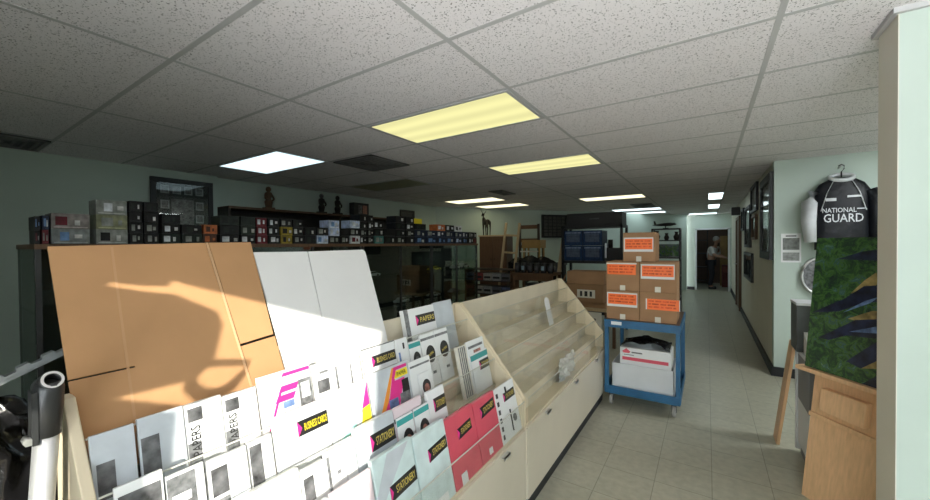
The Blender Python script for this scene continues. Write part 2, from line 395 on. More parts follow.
L24(2, 4, M['lamp_alcove'], 'white ceiling light over the alcove right of the column')  # out-of-view panel added to brighten the jacket wall
lamp(-.3, .31, 14.9, 16.1, M['lamp_white'], 'storeroom ceiling light beyond the far doorway', grp=GL)  # hidden lamp added so the person in the doorway reads
def vent(x0, x1, y0, y1, label, n=5):
    t = thing('ceiling_vent', label, 'air vent', ((x0+x1)/2, (y0+y1)/2, H-.006), group='ceiling air vents')
    w, dd = (x1-x0)/2, (y1-y0)/2
    MB().box(-w, w, -dd, dd, -.004, .0).build('backing', M['black'], t)
    f = MB(); b_ = .03
    f.box(-w, w, -dd, -dd+b_, -.014, -.004).box(-w, w, dd-b_, dd, -.014, -.004).box(-w, -w+b_, -dd, dd, -.014, -.004).box(w-b_, w, -dd, dd, -.014, -.004)
    f.build('vent_frame', M['vent'], t)
    s2 = MB()
    for k in range(1, n):
        q = k/n
        s2.box(-w*q, w*q, -dd*q-.008, -dd*q+.008, -.018, -.006).box(-w*q, w*q, dd*q-.008, dd*q+.008, -.018, -.006)
        s2.box(-w*q-.008, -w*q+.008, -dd*q, dd*q, -.018, -.006).box(w*q-.008, w*q+.008, -dd*q, dd*q, -.018, -.006)
    s2.build('slats', M['vent'], t)
vent(-3.38, -2.80, 2.60, 3.17, 'square dark air vent between the white and yellow lights')
vent(-5.2, -4.65, .15, .74, 'dark return air vent at the far left ceiling edge')
vent(-3.1, -2.85, 5.5, 6.05, 'small dark air vent beside the narrow warm lights')
vent(-1.5, -1.05, 9.3, 10.1, 'small dark air vent by the cool white lights')

# ------------------------------------------------------------------ display racks
XF = -.835; NT = 5; RISE = .1017; RUN = .09; ZC = .51
def rack(y0, y1, label, doors, left_panel=True):
    t = thing('display_rack', label, 'display rack', (0, y0, 0))
    L = y1-y0
    th = .022
    MB().box(XF+.012, -1.27, th, L-th, .10, ZC-.012).build('cabinet_body', M['almond'], t)
    MB().box(-.848, -1.25, 0.003, L-.003, 0, .099).build('toe_kick', M['black_rubber'], t)
    MB().box(XF, -1.29, 0, L, ZC-.012, ZC+.004).build('base_top', M['almond_edge'], t, .002)
    prof = [(XF, .10), (XF, .66), (-1.245, 1.152), (-1.287, 1.152), (-1.31, 1.12), (-1.31, .10)]
    for a_ in (0, L-th):
        MB().prism(prof, a_, a_+th, 'y').build('end_panel', M['almond_edge'], t, .003)
    st = MB()
    for k in range(NT):
        z = ZC+RISE*k; x = -.82-RUN*k
        if k: st.box(x, x-RUN-.004, th, L-th, z-.012, z+.003)
        st.box(x-RUN-.004, x-RUN-.016, th, L-th, z, z+RISE if k < NT-1 else 1.145)
    st.build('tiers', M['almond_tier'], t)
    for k in range(NT):
        z = ZC+RISE*k+.005; x = -.82-RUN*k
        f = MB().box(x, x-.003, th+.002, L-th-.002, z, z+.142, 0)
        o_ = f.build('acrylic_fence', M['acrylic'], t)
        MB().box(x+.0005, x-.0035, th+.002, L-th-.002, z+.142, z+.1455).build('fence_edge', M['acrylic_edge'], o_)
    for (a_, b_, hy) in doors:
        dd = MB().box(XF+.0115, XF-.004, a_-y0+.003, b_-y0-.003, .105, ZC-.016).build('door', M['almond'], t, .002)
        MB().box(XF+.03, XF+.011, hy-y0-.032, hy-y0+.032, .478, .486).box(XF+.03, XF+.026, hy-y0-.032, hy-y0+.032, .470, .486).build('handle', M['chrome'], dd)
    return t
rack(.206, 1.858, 'almond stationery display rack full of paper packs', [(.211, .77, .5), (.77, 1.32, 1.05), (1.32, 1.855, 1.60)])
rack(1.862, 3.72, 'empty almond display rack beside the blue cart', [(1.865, 2.47, 2.17), (2.47, 3.09, 2.75), (3.09, 3.715, 3.35)])

# packs ----------------------------------------------------------------------
LEAN = math.atan(.22)
def pocket(row, y0, t, off=.012):
    zb = ZC+RISE*(row-1)+.0045
    n = Vector((math.cos(LEAN), 0, math.sin(LEAN))); up = Vector((-math.sin(LEAN), 0, math.cos(LEAN))); rgt = Vector((0, 1, 0))
    org = Vector((-.82-RUN*(row-1)-off, y0, zb))-n*t
    if org.z < zb: org.z = zb
    m = Matrix.Identity(4)
    for i in range(3): m[i][0] = rgt[i]; m[i][1] = up[i]; m[i][2] = n[i]; m[i][3] = org[i]
    return m
PG = 'paper packs on the display rack'
def pack(row, y0, y1, hh, els, label, body='paper', t=.011, name='paper_pack', cat='stationery pack', off=.012):
    r = thing(name, label, cat, mw=pocket(row, y0, t, off), group=PG)
    w = y1-y0-.003
    MB().box(0, w, 0, hh, 0, t).build('pack_body', M[body], r, .0015)
    for i, e_ in enumerate(els):
        z = t+.0007+.0004*i; k = e_[0]
        if k == 'rect':
            _, a_, b_, c2, d2, m_, nm = e_
            MB().box(a_*w, c2*w, b_*hh, d2*hh, t-.001, z).build(nm, M[m_], r)
        elif k == 'poly':
            MB().prism([(p_[0]*w, p_[1]*hh) for p_ in e_[1]], t-.001, z).build(e_[3], M[e_[2]], r)
        elif k == 'oval':
            _, a_, b_, rx, ry_, m_, nm = e_
            MB().prism([(a_*w+rx*w*math.cos(q*PI/10), b_*hh+ry_*hh*math.sin(q*PI/10)) for q in range(20)], t-.001, z).build(nm, M[m_], r)
        elif k == 'text':
            _, s2, a_, b_, ww, h2, m_, ang = e_
            text('lettering', s2, a_*w, b_*hh, z, ww*w, h2*hh, M[m_], r, ang)
    return r
def label_band(txt, x0, y0, x1, y1, tm='gold'):
    # slightly tilted black band with a pink flash and lettering
    k = .018
    return [('poly', [(x0, y0-k), (x1, y0+k), (x1, y1+k), (x0, y1-k)], 'ink', 'label_band'),
            ('poly', [(x0, y0-k), (x0+.07, (y0+y1)/2-k*.7), (x0, y1-k)], 'magenta', 'label_flash'),
            ('text', txt, (x0+x1)/2+.05, (y0+y1)/2+.005, (x1-x0)*.74, (y1-y0)*.5, tm, math.atan2(2*k*.27, (x1-x0)*.2))]
def flat_band(txt, x0, y0, x1, y1, tm='gold'):
    return [('rect', x0, y0, x1, y1, 'ink', 'label_band'),
            ('poly', [(x0, y0), (x0+.08, (y0+y1)/2), (x0, y1)], 'magenta', 'label_flash'),
            ('text', txt, (x0+x1)/2+.05, (y0+y1)/2, (x1-x0)*.76, (y1-y0)*.5, tm, 0)]
def strip():        # photo strip down the left side with upright lettering
    return [('rect', 0, .30, .34, .62, 'ink_grey', 'colour_band'), ('rect', .06, .82, .44, .95, 'photo', 'photo'),
            ('text', 'PAPERS', .22, .63, .86, .085, 'ink', PI/2)]
def photo_front(): return [('rect', .06, .62, .46, .90, 'photo', 'photo'), ('rect', .0, .30, .46, .58, 'ink_grey', 'colour_band'), ('text', 'o o o', .74, .93, .3, .025, 'ink_grey', 0)]
def oval_front(c='photo', top='teal'): return [('rect', 0, .88, 1, .97, top, 'colour_band'), ('oval', .55, .62, .32, .17, 'ink', 'oval_emblem'), ('oval', .55, .59, .2, .11, c, 'portrait')]
def oval_tall(): return [('rect', .0, .88, 1, .93, 'ink_grey', 'colour_band'), ('oval', .55, .60, .32, .165, 'ink', 'oval_emblem'), ('text', 'PAPERS', .55, .60, .42, .05, 'gold', .3), ('rect', .5, .22, .72, .27, 'ink_grey', 'small_print')]
def certificate_art():
    f = lambda L_: [(x_, .40+.60*y_) for x_, y_ in L_]
    q = lambda x0, y0, x1, y1, m_, nm: ('rect', x0, .40+.6*y0, x1, .40+.6*y1, m_, nm)
    return [('poly', f([(.30, .05), (.60, .95), (.96, .95), (.96, .88), (.66, .88), (.40, .05)]), 'magenta', 'pink_stripe'),
            ('poly', f([(.66, .86), (.96, .86), (.96, .70), (.58, .70)]), 'yellow', 'yellow_stripe'),
            ('poly', f([(.12, .05), (.56, .95), (.60, .95), (.26, .05)]), 'orange_ink', 'orange_stripe'),
            ('poly', f([(.44, .42), (.56, .66), (.86, .66), (.74, .42)]), 'magenta', 'pink_panel'),
            ('poly', f([(.20, .05), (.44, .42), (.74, .42), (.60, .05)]), 'magenta', 'pink_panel'),
            q(.36, .10, .60, .30, 'photo_col', 'photo'), q(.66, .08, .94, .34, 'ink_grey', 'dark_panel'),
            q(.76, .34, .94, .62, 'ink', 'dark_panel'), ('text', 'PAPER', .78, .87, .25, .05, 'ink', 0)]
# row 4 (fourth tier up) ---------------------------------------------------------
pack(4, .231, .312, .262, [('rect', .0, .0, .40, .42, 'ink_grey', 'colour_band'), ('rect', .10, .45, .5, .75, 'photo', 'photo'), ('text', 'PAPERS', .22, .30, .9, .07, 'paper', PI/2)], 'shaded grey plastic paper pack at the left end of the rack, fourth tier', 'paper_grey')
pack(4, .315, .412, .268, [('rect', .0, .08, .38, .42, 'ink_grey', 'colour_band'), ('rect', .04, .46, .42, .82, 'photo', 'photo'), ('text', 'PAPERS', .22, .34, .8, .07, 'paper', PI/2)], 'half-sunlit grey plastic paper pack, second from the left, fourth tier', 'paper_grey')
pack(4, .412, .503, .264, strip(), 'sunlit white paper box with upright lettering, third from left, fourth tier', t=.02)
pack(4, .503, .600, .256, strip(), 'sunlit white paper box beside the pink magenta pack, fourth tier', t=.02)
pack(4, .603, .786, .280, [('poly', [(.42, .93), (.46, .97), (.98, .97), (.98, .93)], 'magenta', 'pink_stripe'), ('poly', [(.34, .76), (.40, .83), (.74, .83), (.68, .76)], 'magenta', 'pink_stripe'),
      ('poly', [(.26, .66), (.32, .73), (.66, .73), (.60, .66)], 'magenta', 'pink_stripe'), ('poly', [(.10, .40), (.14, .40), (.40, .78), (.36, .78)], 'magenta', 'pink_stripe'),
      ('rect', .40, .58, .60, .65, 'photo_col', 'photo'), ('rect', .16, .44, .52, .50, 'ink_grey', 'dark_panel'), ('rect', .72, .45, .97, .84, 'ink_grey', 'dark_panel'), ('rect', .76, .62, .93, .80, 'paper', 'white_window')], 'white paper pack with pink diagonal bars under the cardboard sheet')
pack(4, .790, .880, .268, [('rect', .16, .62, .70, .78, 'photo', 'photo'), ('rect', .3, .86, .7, .89, 'ink_grey', 'small_print')], 'white paper box with grey photo right of the pink-barred pack')
pack(4, .882, .945, .262, [('rect', .0, .0, .12, .9, 'ink_grey', 'spine')], 'narrow sunlit white envelope box in front of the white board', t=.02)
pack(4, .948, 1.002, .258, [('rect', .0, .0, .10, .9, 'ink_grey', 'spine')], 'narrow white envelope box left of the framed card pack', t=.02)
pack(4, 1.010, 1.200, .268, [('rect', 0, 0, .012, 1, 'ink_grey', 'edge_line'), ('rect', 0, .985, 1, 1, 'ink_grey', 'edge_line')]+flat_band('BUSINESS CARD', .26, .70, .98, .86, 'gold'), 'clear-edged business card pack leaning before the white board')
pack(4, 1.205, 1.282, .266, [('rect', .12, .25, .26, .45, 'photo_col', 'photo'), ('rect', .12, .6, .26, .78, 'photo_col', 'photo'), ('rect', .55, .82, .68, .92, 'ink', 'small_print')], 'white note pack with small blue pictures, fourth tier behind teal one')
pack(4, 1.284, 1.366, .236, oval_front(), 'white envelope pack with teal top and portrait oval, fourth tier')
pack(4, 1.370, 1.478, .252, oval_tall(), 'tall white envelope pack with black oval, left of a matching pair')
pack(4, 1.480, 1.590, .252, oval_tall(), 'tall white envelope pack with black oval, right of a matching pair')
# row 5 ------------------------------------------------------------------------
pack(5, 1.350, 1.588, .262, [('rect', .0, .0, .12, 1, 'ink_grey', 'striped_end')]+flat_band('PAPERS', .34, .66, .98, .86), 'grey-white box of paper standing alone on the top tier', 'paper', t=.028, name='paper_box', cat='paper box', off=.006)
pack(5, 1.592, 1.765, .270, [], 'clear wrapped pale grey pack at the right end of the top tier', 'paper_grey')
# row 3 ------------------------------------------------------------------------
pack(3, .250, .338, .268, [('rect', .06, .0, .94, .92, 'photo', 'photo'), ('text', 'Action', .5, .35, .7, .1, 'paper', .2)], 'dark photo paper pack at the left end, third tier')
pack(3, .340, .420, .246, [('rect', .0, .0, .75, .97, 'ink_grey', 'colour_band'), ('text', 'Action', .42, .42, .6, .12, 'paper', .2), ('rect', .1, .72, .6, .8, 'paper', 'small_print')], 'charcoal fronted paper pack, second from the left, third tier')
pack(3, .425, .523, .238, photo_front(), 'white paper box with grey car photo, third tier', t=.02)
pack(3, .527, .594, .240, [('rect', .0, .0, .50, .95, 'photo', 'photo'), ('rect', .5, .1, .8, .3, 'tan_photo', 'hand_photo')], 'white paper box with dark photo strip left of the business cards', t=.02)
pack(3, .598, .785, .281, flat_band('BUSINESS CARDS', .40, .70, .98, .86, 'yellow')+[('oval', .84, .36, .10, .07, 'ink_grey', 'oval_emblem'), ('oval', .84, .36, .07, .05, 'paper', 'oval_emblem')], 'large white business cards pack with black and yellow label, sunlit')
pack(3, .788, .965, .290, [('poly', [(0, .2), (.45, .2), (.60, .58), (.0, .36)], 'paper_mint', 'mint_corner'), ('poly', [(.74, .62), (.98, .66), (.98, .96)], 'magenta', 'pink_corner'), ('poly', [(.70, .46), (.98, .50), (.98, .68), (.78, .66)], 'yellow', 'yellow_corner')], 'white pack with mint edge and pink yellow corner')
pack(3, .976, 1.190, .296, certificate_art(), 'bright pink and yellow striped paper pack in the rack centre', 'paper_grey', t=.02)
pack(3, 1.196, 1.345, .282, [('rect', .05, .90, .95, .93, 'ink_grey', 'small_print'), ('rect', .70, .55, .86, .70, 'ink', 'small_print')], 'tall plain white pack behind a small oval envelope pack, third tier', off=.017, t=.010)
pack(3, 1.235, 1.318, .225, [('oval', .55, .72, .34, .14, 'ink', 'oval_emblem'), ('oval', .55, .69, .2, .09, 'tan_photo', 'portrait')], 'small white envelope pack with portrait oval in front of a plain pack', t=.004, off=.006)
pack(3, 1.555, 1.640, .262, [('rect', .1+.2*k, .02, .2+.2*k, .98, 'ink_grey', 'stripe') for k in range(4)], 'grey striped envelope bundle at the right of the third tier', 'paper_cream', t=.02)
pack(3, 1.645, 1.828, .268, [('rect', .35, .45, .75, .8, 'tan_photo', 'photo'), ('rect', .1, .85, .9, .9, 'ink_grey', 'small_print')], 'white pack behind the teal-topped pack near the divider, third tier', off=.018, t=.010)
pack(3, 1.652, 1.826, .205, [('rect', 0, .82, 1, .96, 'teal', 'colour_band')]+flat_band('STATIONERY', .42, .52, .99, .76), 'white stationery pack with teal top band near the divider', t=.005, off=.006)
# row 2 ------------------------------------------------------------------------
pack(2, .488, .622, .256, [('rect', .02, .0, .3, .8, 'photo', 'photo'), ('rect', .3, .6, .9, .64, 'ink_grey', 'small_print')], 'white paper box with grey strip at the bottom left, second tier', t=.02)
pack(2, .624, .707, .240, photo_front(), 'white paper box with photo corner below business cards, second tier', t=.02)
pack(2, .709, .775, .252, [('rect', .0, .0, .14, .95, 'ink_grey', 'spine'), ('rect', .5, .7, .7, .74, 'ink_grey', 'small_print')], 'plain white box left of the grey stationery pack, second tier', t=.02)
pack(2, .777, .820, .258, [], 'thin blank white box touching the grey stationery pack', t=.02)
pack(2, .824, 1.005, .276, flat_band('STATIONERY', .33, .64, .98, .84), 'blue-grey stationery pack with black label, second tier', 'paper_grey', t=.02)
pack(2, 1.008, 1.172, .276, [('rect', 0, .80, 1, .86, 'ink_grey', 'small_print')], 'pale pink-white pad behind two teal portrait packs', 'paper_pink', off=.018, t=.010)
pack(2, 1.008, 1.100, .243, oval_front('tan_photo'), 'teal-topped portrait envelope pack, left of two on the second tier', t=.005, off=.006)
pack(2, 1.104, 1.196, .243, oval_front('tan_photo'), 'teal-topped portrait envelope pack, right of two on the second tier', t=.005, off=.006)
pack(2, 1.200, 1.320, .274, flat_band('STATIONERY', .30, .66, .99, .86)+[('oval', .85, .45, .10, .06, 'ink_grey', 'oval_emblem')], 'white stationery pack above the red packs, second tier', t=.015)
# row 1 ------------------------------------------------------------------------
pack(1, .560, .660, .28, photo_front(), 'white paper box lowest at the front left of the bottom tier', t=.02)
pack(1, .663, .815, .288, [('poly', [(.1, .2), (.9, .3), (.9, .9), (.3, .8)], 'paper_pink', 'pale_panel'), ('rect', .0, .02, .8, .12, 'magenta', 'pink_stripe')], 'pale pink pack left of the blue stationery, bottom tier', 'paper_pink')
def stat(): return [('poly', [(.0, .62), (.35, .98), (.9, .98), (.1, .5)], 'paper_grey', 'marbling')]+label_band('STATIONERY', .30, .50, .99, .66)
pack(1, .820, 1.010, .300, stat(), 'pale blue marbled stationery pack, left of two, bottom tier', 'paper_blue', t=.02)
pack(1, 1.014, 1.203, .290, label_band('STATIONERY', .36, .61, .98, .77)+[('rect', .3, .02, .75, .12, 'paper', 'price_tag')], 'pale blue marbled stationery pack next to the red packs', 'paper_blue', t=.02)
pack(1, 1.206, 1.412, .274, label_band('STATIONERY', .34, .64, .86, .80)+[('rect', .22, .0, .42, .16, 'paper', 'price_tag')], 'red stationery pack, left of two on the bottom tier', 'paper_red', t=.022)
pack(1, 1.415, 1.610, .268, label_band('STATIONERY', .26, .70, .94, .88)+[('rect', .34, .06, .50, .16, 'paper', 'price_tag')], 'red stationery pack, right of two on the bottom tier', 'paper_red', t=.022)
pack(1, 1.613, 1.828, .266, flat_band('STATIONERY', .38, .68, .96, .84)+[('rect', .05, .08+.15*k, .12, .16+.15*k, 'ink', 'small_figure') for k in range(6)]+[('rect', .55, .1, .58, .5, 'ink', 'flower_stem'), ('oval', .74, .30, .08, .07, 'ink_grey', 'flower')]+[('rect', .50, .84, .54, .94, 'ink', 'small_figure')], 'white decorated stationery pack at the right end of the bottom tier')
# things left on the empty rack
def pocket_m(row, y0): return pocket(row, y0, .004)
tng = thing('shelf_tag', 'white round-topped card standing in the empty rack', 'card', mw=pocket_m(4, 2.98))
MB().prism([(0, 0), (.10, 0), (.10, .19)]+[(.05+.05*math.cos(q*PI/12), .19+.045*math.sin(q*PI/12)) for q in range(1, 12)]+[(0, .19)], 0, .004).build('card_body', M['paper'], tng)
cr = MB(); N = 9
vs = [(i/N*.16, j/N*.34, .028*abs(math.sin(i*1.3+j*.9))*R.uniform(.4, 1)+.008) for j in range(N+1) for i in range(N+1)]
fs = [(j*(N+1)+i, j*(N+1)+i+1, (j+1)*(N+1)+i+1, (j+1)*(N+1)+i) for j in range(N) for i in range(N)]
cr.add([(v[2], v[1], v[0]) for v in vs], fs)
cw = cr.build('plastic_sheet', M['clear_wrap'], None, loc=(-.895, 2.55, .52))
tag(cw, 'crumpled clear plastic sheet lying in the lowest tier of the empty rack', 'plastic sheet')
sd = cw.modifiers.new('thick', 'SOLIDIFY'); sd.thickness = .002

# ------------------------------------------------------------------ cardboard sheet and white board leaning in the rack
LB = math.atan(.5); upB = Vector((-math.sin(LB), 0, math.cos(LB))); nB = Vector((math.cos(LB), 0, math.sin(LB)))
def board_m(y, z0=.962):
    x = -1.285-.5*(z0-1.16); m = Matrix.Identity(4)
    org = Vector((x, y, z0))
    for i in range(3): m[i][0] = (0, 1, 0)[i]; m[i][1] = upB[i]; m[i][2] = nB[i]; m[i][3] = org[i]
    return m
k = 1/math.cos(LB)
zz = lambda z: (z-.962)*k
cb = thing('cardboard_sheet', 'large flattened brown cardboard carton leaning in the display rack', 'cardboard', mw=board_m(.224))
s1 = .6-.224; T = .006
MB().prism([(.0, zz(1.1805)), (.125, zz(1.1805)), (.125, zz(1.177)), (s1+.008, zz(1.177)), (s1-.012, zz(1.513)), (-.004, zz(1.503))], 0, T).build('upper_panel', M['card'], cb)
MB().prism([(.008, 0), (s1+.02, 0), (s1+.008, zz(1.177)), (.125, zz(1.177)), (.125, zz(1.1765)), (.0, zz(1.1765))], 0, T).build('lower_flap', M['card'], cb)
MB().prism([(s1+.018, zz(1.178)), (.507, zz(1.187)), (.517, zz(1.515)), (s1-.002, zz(1.513))], 0, T+.001).build('side_panel', M['card'], cb)
MB().prism([(s1+.028, 0), (.512, 0), (.510, zz(1.180)), (s1+.018, zz(1.171))], 0, T+.001).build('side_flap', M['card'], cb)
MB().prism([(s1+.020, 0), (s1+.027, 0), (s1-.004, zz(1.513)), (s1-.011, zz(1.513))], 0, T+.002).build('crease', M['card_crease'], cb)
MB().prism([(.100, 0), (.106, 0), (.124, zz(1.50)), (.118, zz(1.50))], T-.001, T+.0008).build('fold_line', M['card_crease2'], cb)
wb = thing('white_board', 'white two-panel foam board leaning right of the brown cardboard', 'board', mw=board_m(.742))
MB().prism([(0, 0), (.170, 0), (.225, zz(1.476)), (.0, zz(1.478))], -.002, .006).build('left_panel', M['board_white'], wb, .001)
MB().prism([(.174, 0), (.46, 0), (.495, zz(1.08)), (.545, zz(1.468)), (.535, zz(1.480)), (.229, zz(1.476))], -.002, .006).build('right_panel', M['board_white'], wb, .001)

# ------------------------------------------------------------------ pole, bag and notched rail at the left edge
pl = thing('metal_pole', 'upright aluminium pole with black clamp head at the left edge', 'pole', (-1.235, .109, 0))
MB().tube([(0, 0, .0), (.045, .065, 1.12)], .020, 20).build('tube', M['alu'], pl)
hd = MB().tube([(.042, .062, 1.10), (.046, .068, 1.20), (.047, .069, 1.215)], [.025, .025, .020], 16)
hd.box(.026, .066, .041, .050, 1.09, 1.20)
hd.build('clamp_head', M['steel_dark'], pl)
rc = Vector((.044, .068, 1.210)); ax = Vector((.75, .2, .45)).normalized(); u_ = ax.cross(Vector((0, 0, 1))).normalized(); w_ = u_.cross(ax)
ring = MB(); n = 20; pr = [(.020, -.020), (.020, .016), (.0185, .019), (.0135, .019), (.012, .015), (.012, -.020)]
vs = [rc+ax*h_+(u_*math.cos(2*PI*q/n)+w_*math.sin(2*PI*q/n))*r_ for r_, h_ in pr for q in range(n)]
ring.add(vs, [(i*n+q, i*n+(q+1) % n, ((i+1) % 6)*n+(q+1) % n, ((i+1) % 6)*n+q) for i in range(6) for q in range(n)], 0, None, True)
ring.build('ring_end', M['steel_dark'], pl)
ri = MB(); vs = [rc+ax*h_+(u_*math.cos(2*PI*q/n)+w_*math.sin(2*PI*q/n))*r_ for r_, h_ in ((.0187, .0195), (.0137, .0195)) for q in range(n)]
ri.add(vs, [(q, (q+1) % n, n+(q+1) % n, n+q) for q in range(n)]); ri.build('ring_rim', M['chrome'], pl)
MB().tube([(.035, .036, 1.10), (.065, .036, 1.10)], .008, 6).build('bolt', M['chrome'], pl)

bg = MB(); n = 26
prof = [(.02, 0), (.26, .02), (.30, .2), (.29, .5), (.27, .8), (.22, .98), (.13, 1.06), (.04, 1.085)]
vs = []
for (r_, z_) in prof:
    for q in range(n):
        a_ = 2*PI*q/n; j = 1+.10*math.sin(3*a_+z_*7)+.07*math.sin(7*a_-z_*11)+R.uniform(-.05, .05)
        vs.append((r_*j*math.cos(a_)*.9, r_*j*math.sin(a_)*.62, z_+.03*math.sin(5*a_+z_*9)*(1 if z_ > .1 else 0)))
fs = [(i*n+q, i*n+(q+1) % n, (i+1)*n+(q+1) % n, (i+1)*n+q) for i in range(len(prof)-1) for q in range(n)]+[tuple(range(n))[::-1], tuple(range((len(prof)-1)*n, len(prof)*n))]
bg.add(vs, fs, 0, None, True)
bo = bg.build('plastic_bag', M['bag'], None, loc=(-1.64, .11, 0)); ss = bo.modifiers.new('smooth', 'SUBSURF'); ss.levels = 3; ss.render_levels = 3
tx = bpy.data.textures.new('crumple', 'VORONOI'); tx.noise_scale = .11
dm = bo.modifiers.new('crumple', 'DISPLACE'); dm.texture = tx; dm.strength = .075; dm.texture_coords = 'GLOBAL'
tag(bo, 'tall crumpled black plastic bag in the lower left corner', 'bag')
rl = MB(); xs = []; y = 0
poly = [(0, 0)]; poly = [(0, 0), (.34, 0)]
top = []
for q in range(7):
    y_ = .34-q*.05
    top += [(y_, .040), (y_-.022, .040), (y_-.026, .026), (y_-.046, .026)]
rl.prism([(q_[0], q_[1]*.58) for q_ in poly+top+[(0, .03)]], 0, .022, 'x')
ro = rl.build('notched_rail', M['steel_mid'], None, loc=(-1.535, -.02, 1.078)); ro.rotation_euler = (math.radians(24), 0, 0)
tag(ro, 'silver notched metal rail resting on the black bag', 'metal rail')

# ------------------------------------------------------------------ glass cases
CX0, CX1, CT = -3.0, -3.52, 1.525
CY = [.405, 1.50, 2.66, 3.82, 4.975]
names = ['nearest the camera', 'second from the camera', 'third from the camera', 'farthest from the camera']
for i in range(4):
    t = thing('glass_case', 'tall glass display case under the boxes, '+names[i], 'display case', (CX0, CY[i], 0), group='glass display cases')
    L = CY[i+1]-CY[i]-.004; D = CX0-CX1
    MB().box(0, -D, 0, L, 0, .25).build('plinth', M['wood_dark'], t)
    MB().box(.006, -D, 0, L, CT-.028, CT).build('top_board', M['wood_mid'], t, .002)
    for px, py in ((-.016, .016), (-.016, L-.016), (-D+.016, .016), (-D+.016, L-.016), (-.012, L*.5)):
        MB().box(px-.011, px+.011, py-.011, py+.011, .25, CT-.028).build('post', M['steel_dark'], t)
    MB().box(-.004, -.010, .028, L*.5-.012, .25, CT-.028).build('glass_door', M['glass'], t)
    MB().box(-.004, -.010, L*.5+.012, L-.028, .25, CT-.028).build('glass_door', M['glass'], t)
    if i in (0, 3):
        yy = .006 if i == 0 else L-.006
        MB().box(-.03, -D+.03, yy-.003, yy+.003, .25, CT-.028).build('end_glass', M['glass'], t)
    MB().box(-D+.004, -D+.012, .028, L-.028, .25, CT-.028).build('back_panel', M['black'], t)
    for z in (.78, 1.14):
        MB().box(-.03, -D+.03, .004, L-.004, z, z+.007).build('glass_shelf', M['glass'], t)
# model cars on the case shelves
def model_car(x, y, z, col, label, s=1.):
    t = thing('model_car', label, 'model car', (x, y, z))
    Lc = .21*s; w = .045*s
    side = [(-Lc/2, .015), (-Lc/2, .035), (-Lc*.30, .042), (-Lc*.16, .064), (Lc*.14, .066), (Lc*.28, .046), (Lc/2, .038), (Lc/2, .015)]
    MB().prism([(p_[0], p_[1]*s) for p_ in side], -w, w, 'x').build('car_body', col, t, .004)
    MB().prism([(-Lc*.27, .043*s), (-Lc*.15, .060*s), (Lc*.13, .062*s), (Lc*.25, .045*s)], -w-.001, w+.001, 'x').build('car_windows', M['black'], t)
    for a_ in (-.3, .3):
        for sg in (-1, 1):
            MB().tube([(sg*w*.7, a_*Lc, .018*s), (sg*(w+.002), a_*Lc, .018*s)], .018*s, 12).build('wheel', M['black_rubber'], t)
model_car(-3.2, 4.12, 1.147, M['yellow'], 'yellow model car on the upper shelf of the farthest glass case')
model_car(-3.2, 4.86, 1.147, M['white_plastic'], 'white model car at the right end of the upper glass shelf', 1.1)
model_car(-3.15, 4.58, 1.147, M['paper'], 'smaller white model car beside the larger white one', 1.0)
model_car(-3.2, 2.95, 1.147, M['paper_grey'], 'grey model car on the third glass case upper shelf', 1.)
model_car(-3.2, 3.45, .787, M['paper_grey'], 'grey model car on the lower shelf of the third glass case', 1.)
model_car(-3.2, 4.1, .787, M['white_plastic'], 'white model car on the lower shelf below the yellow one', 1.)
model_car(-3.2, 4.6, .787, cmat((.2, .25, .3)), 'blue-grey model car on the lower shelf of the farthest case', 1.)
bxk = MB().box(-3.08, -3.30, 3.95, 4.15, 1.42, 1.49)
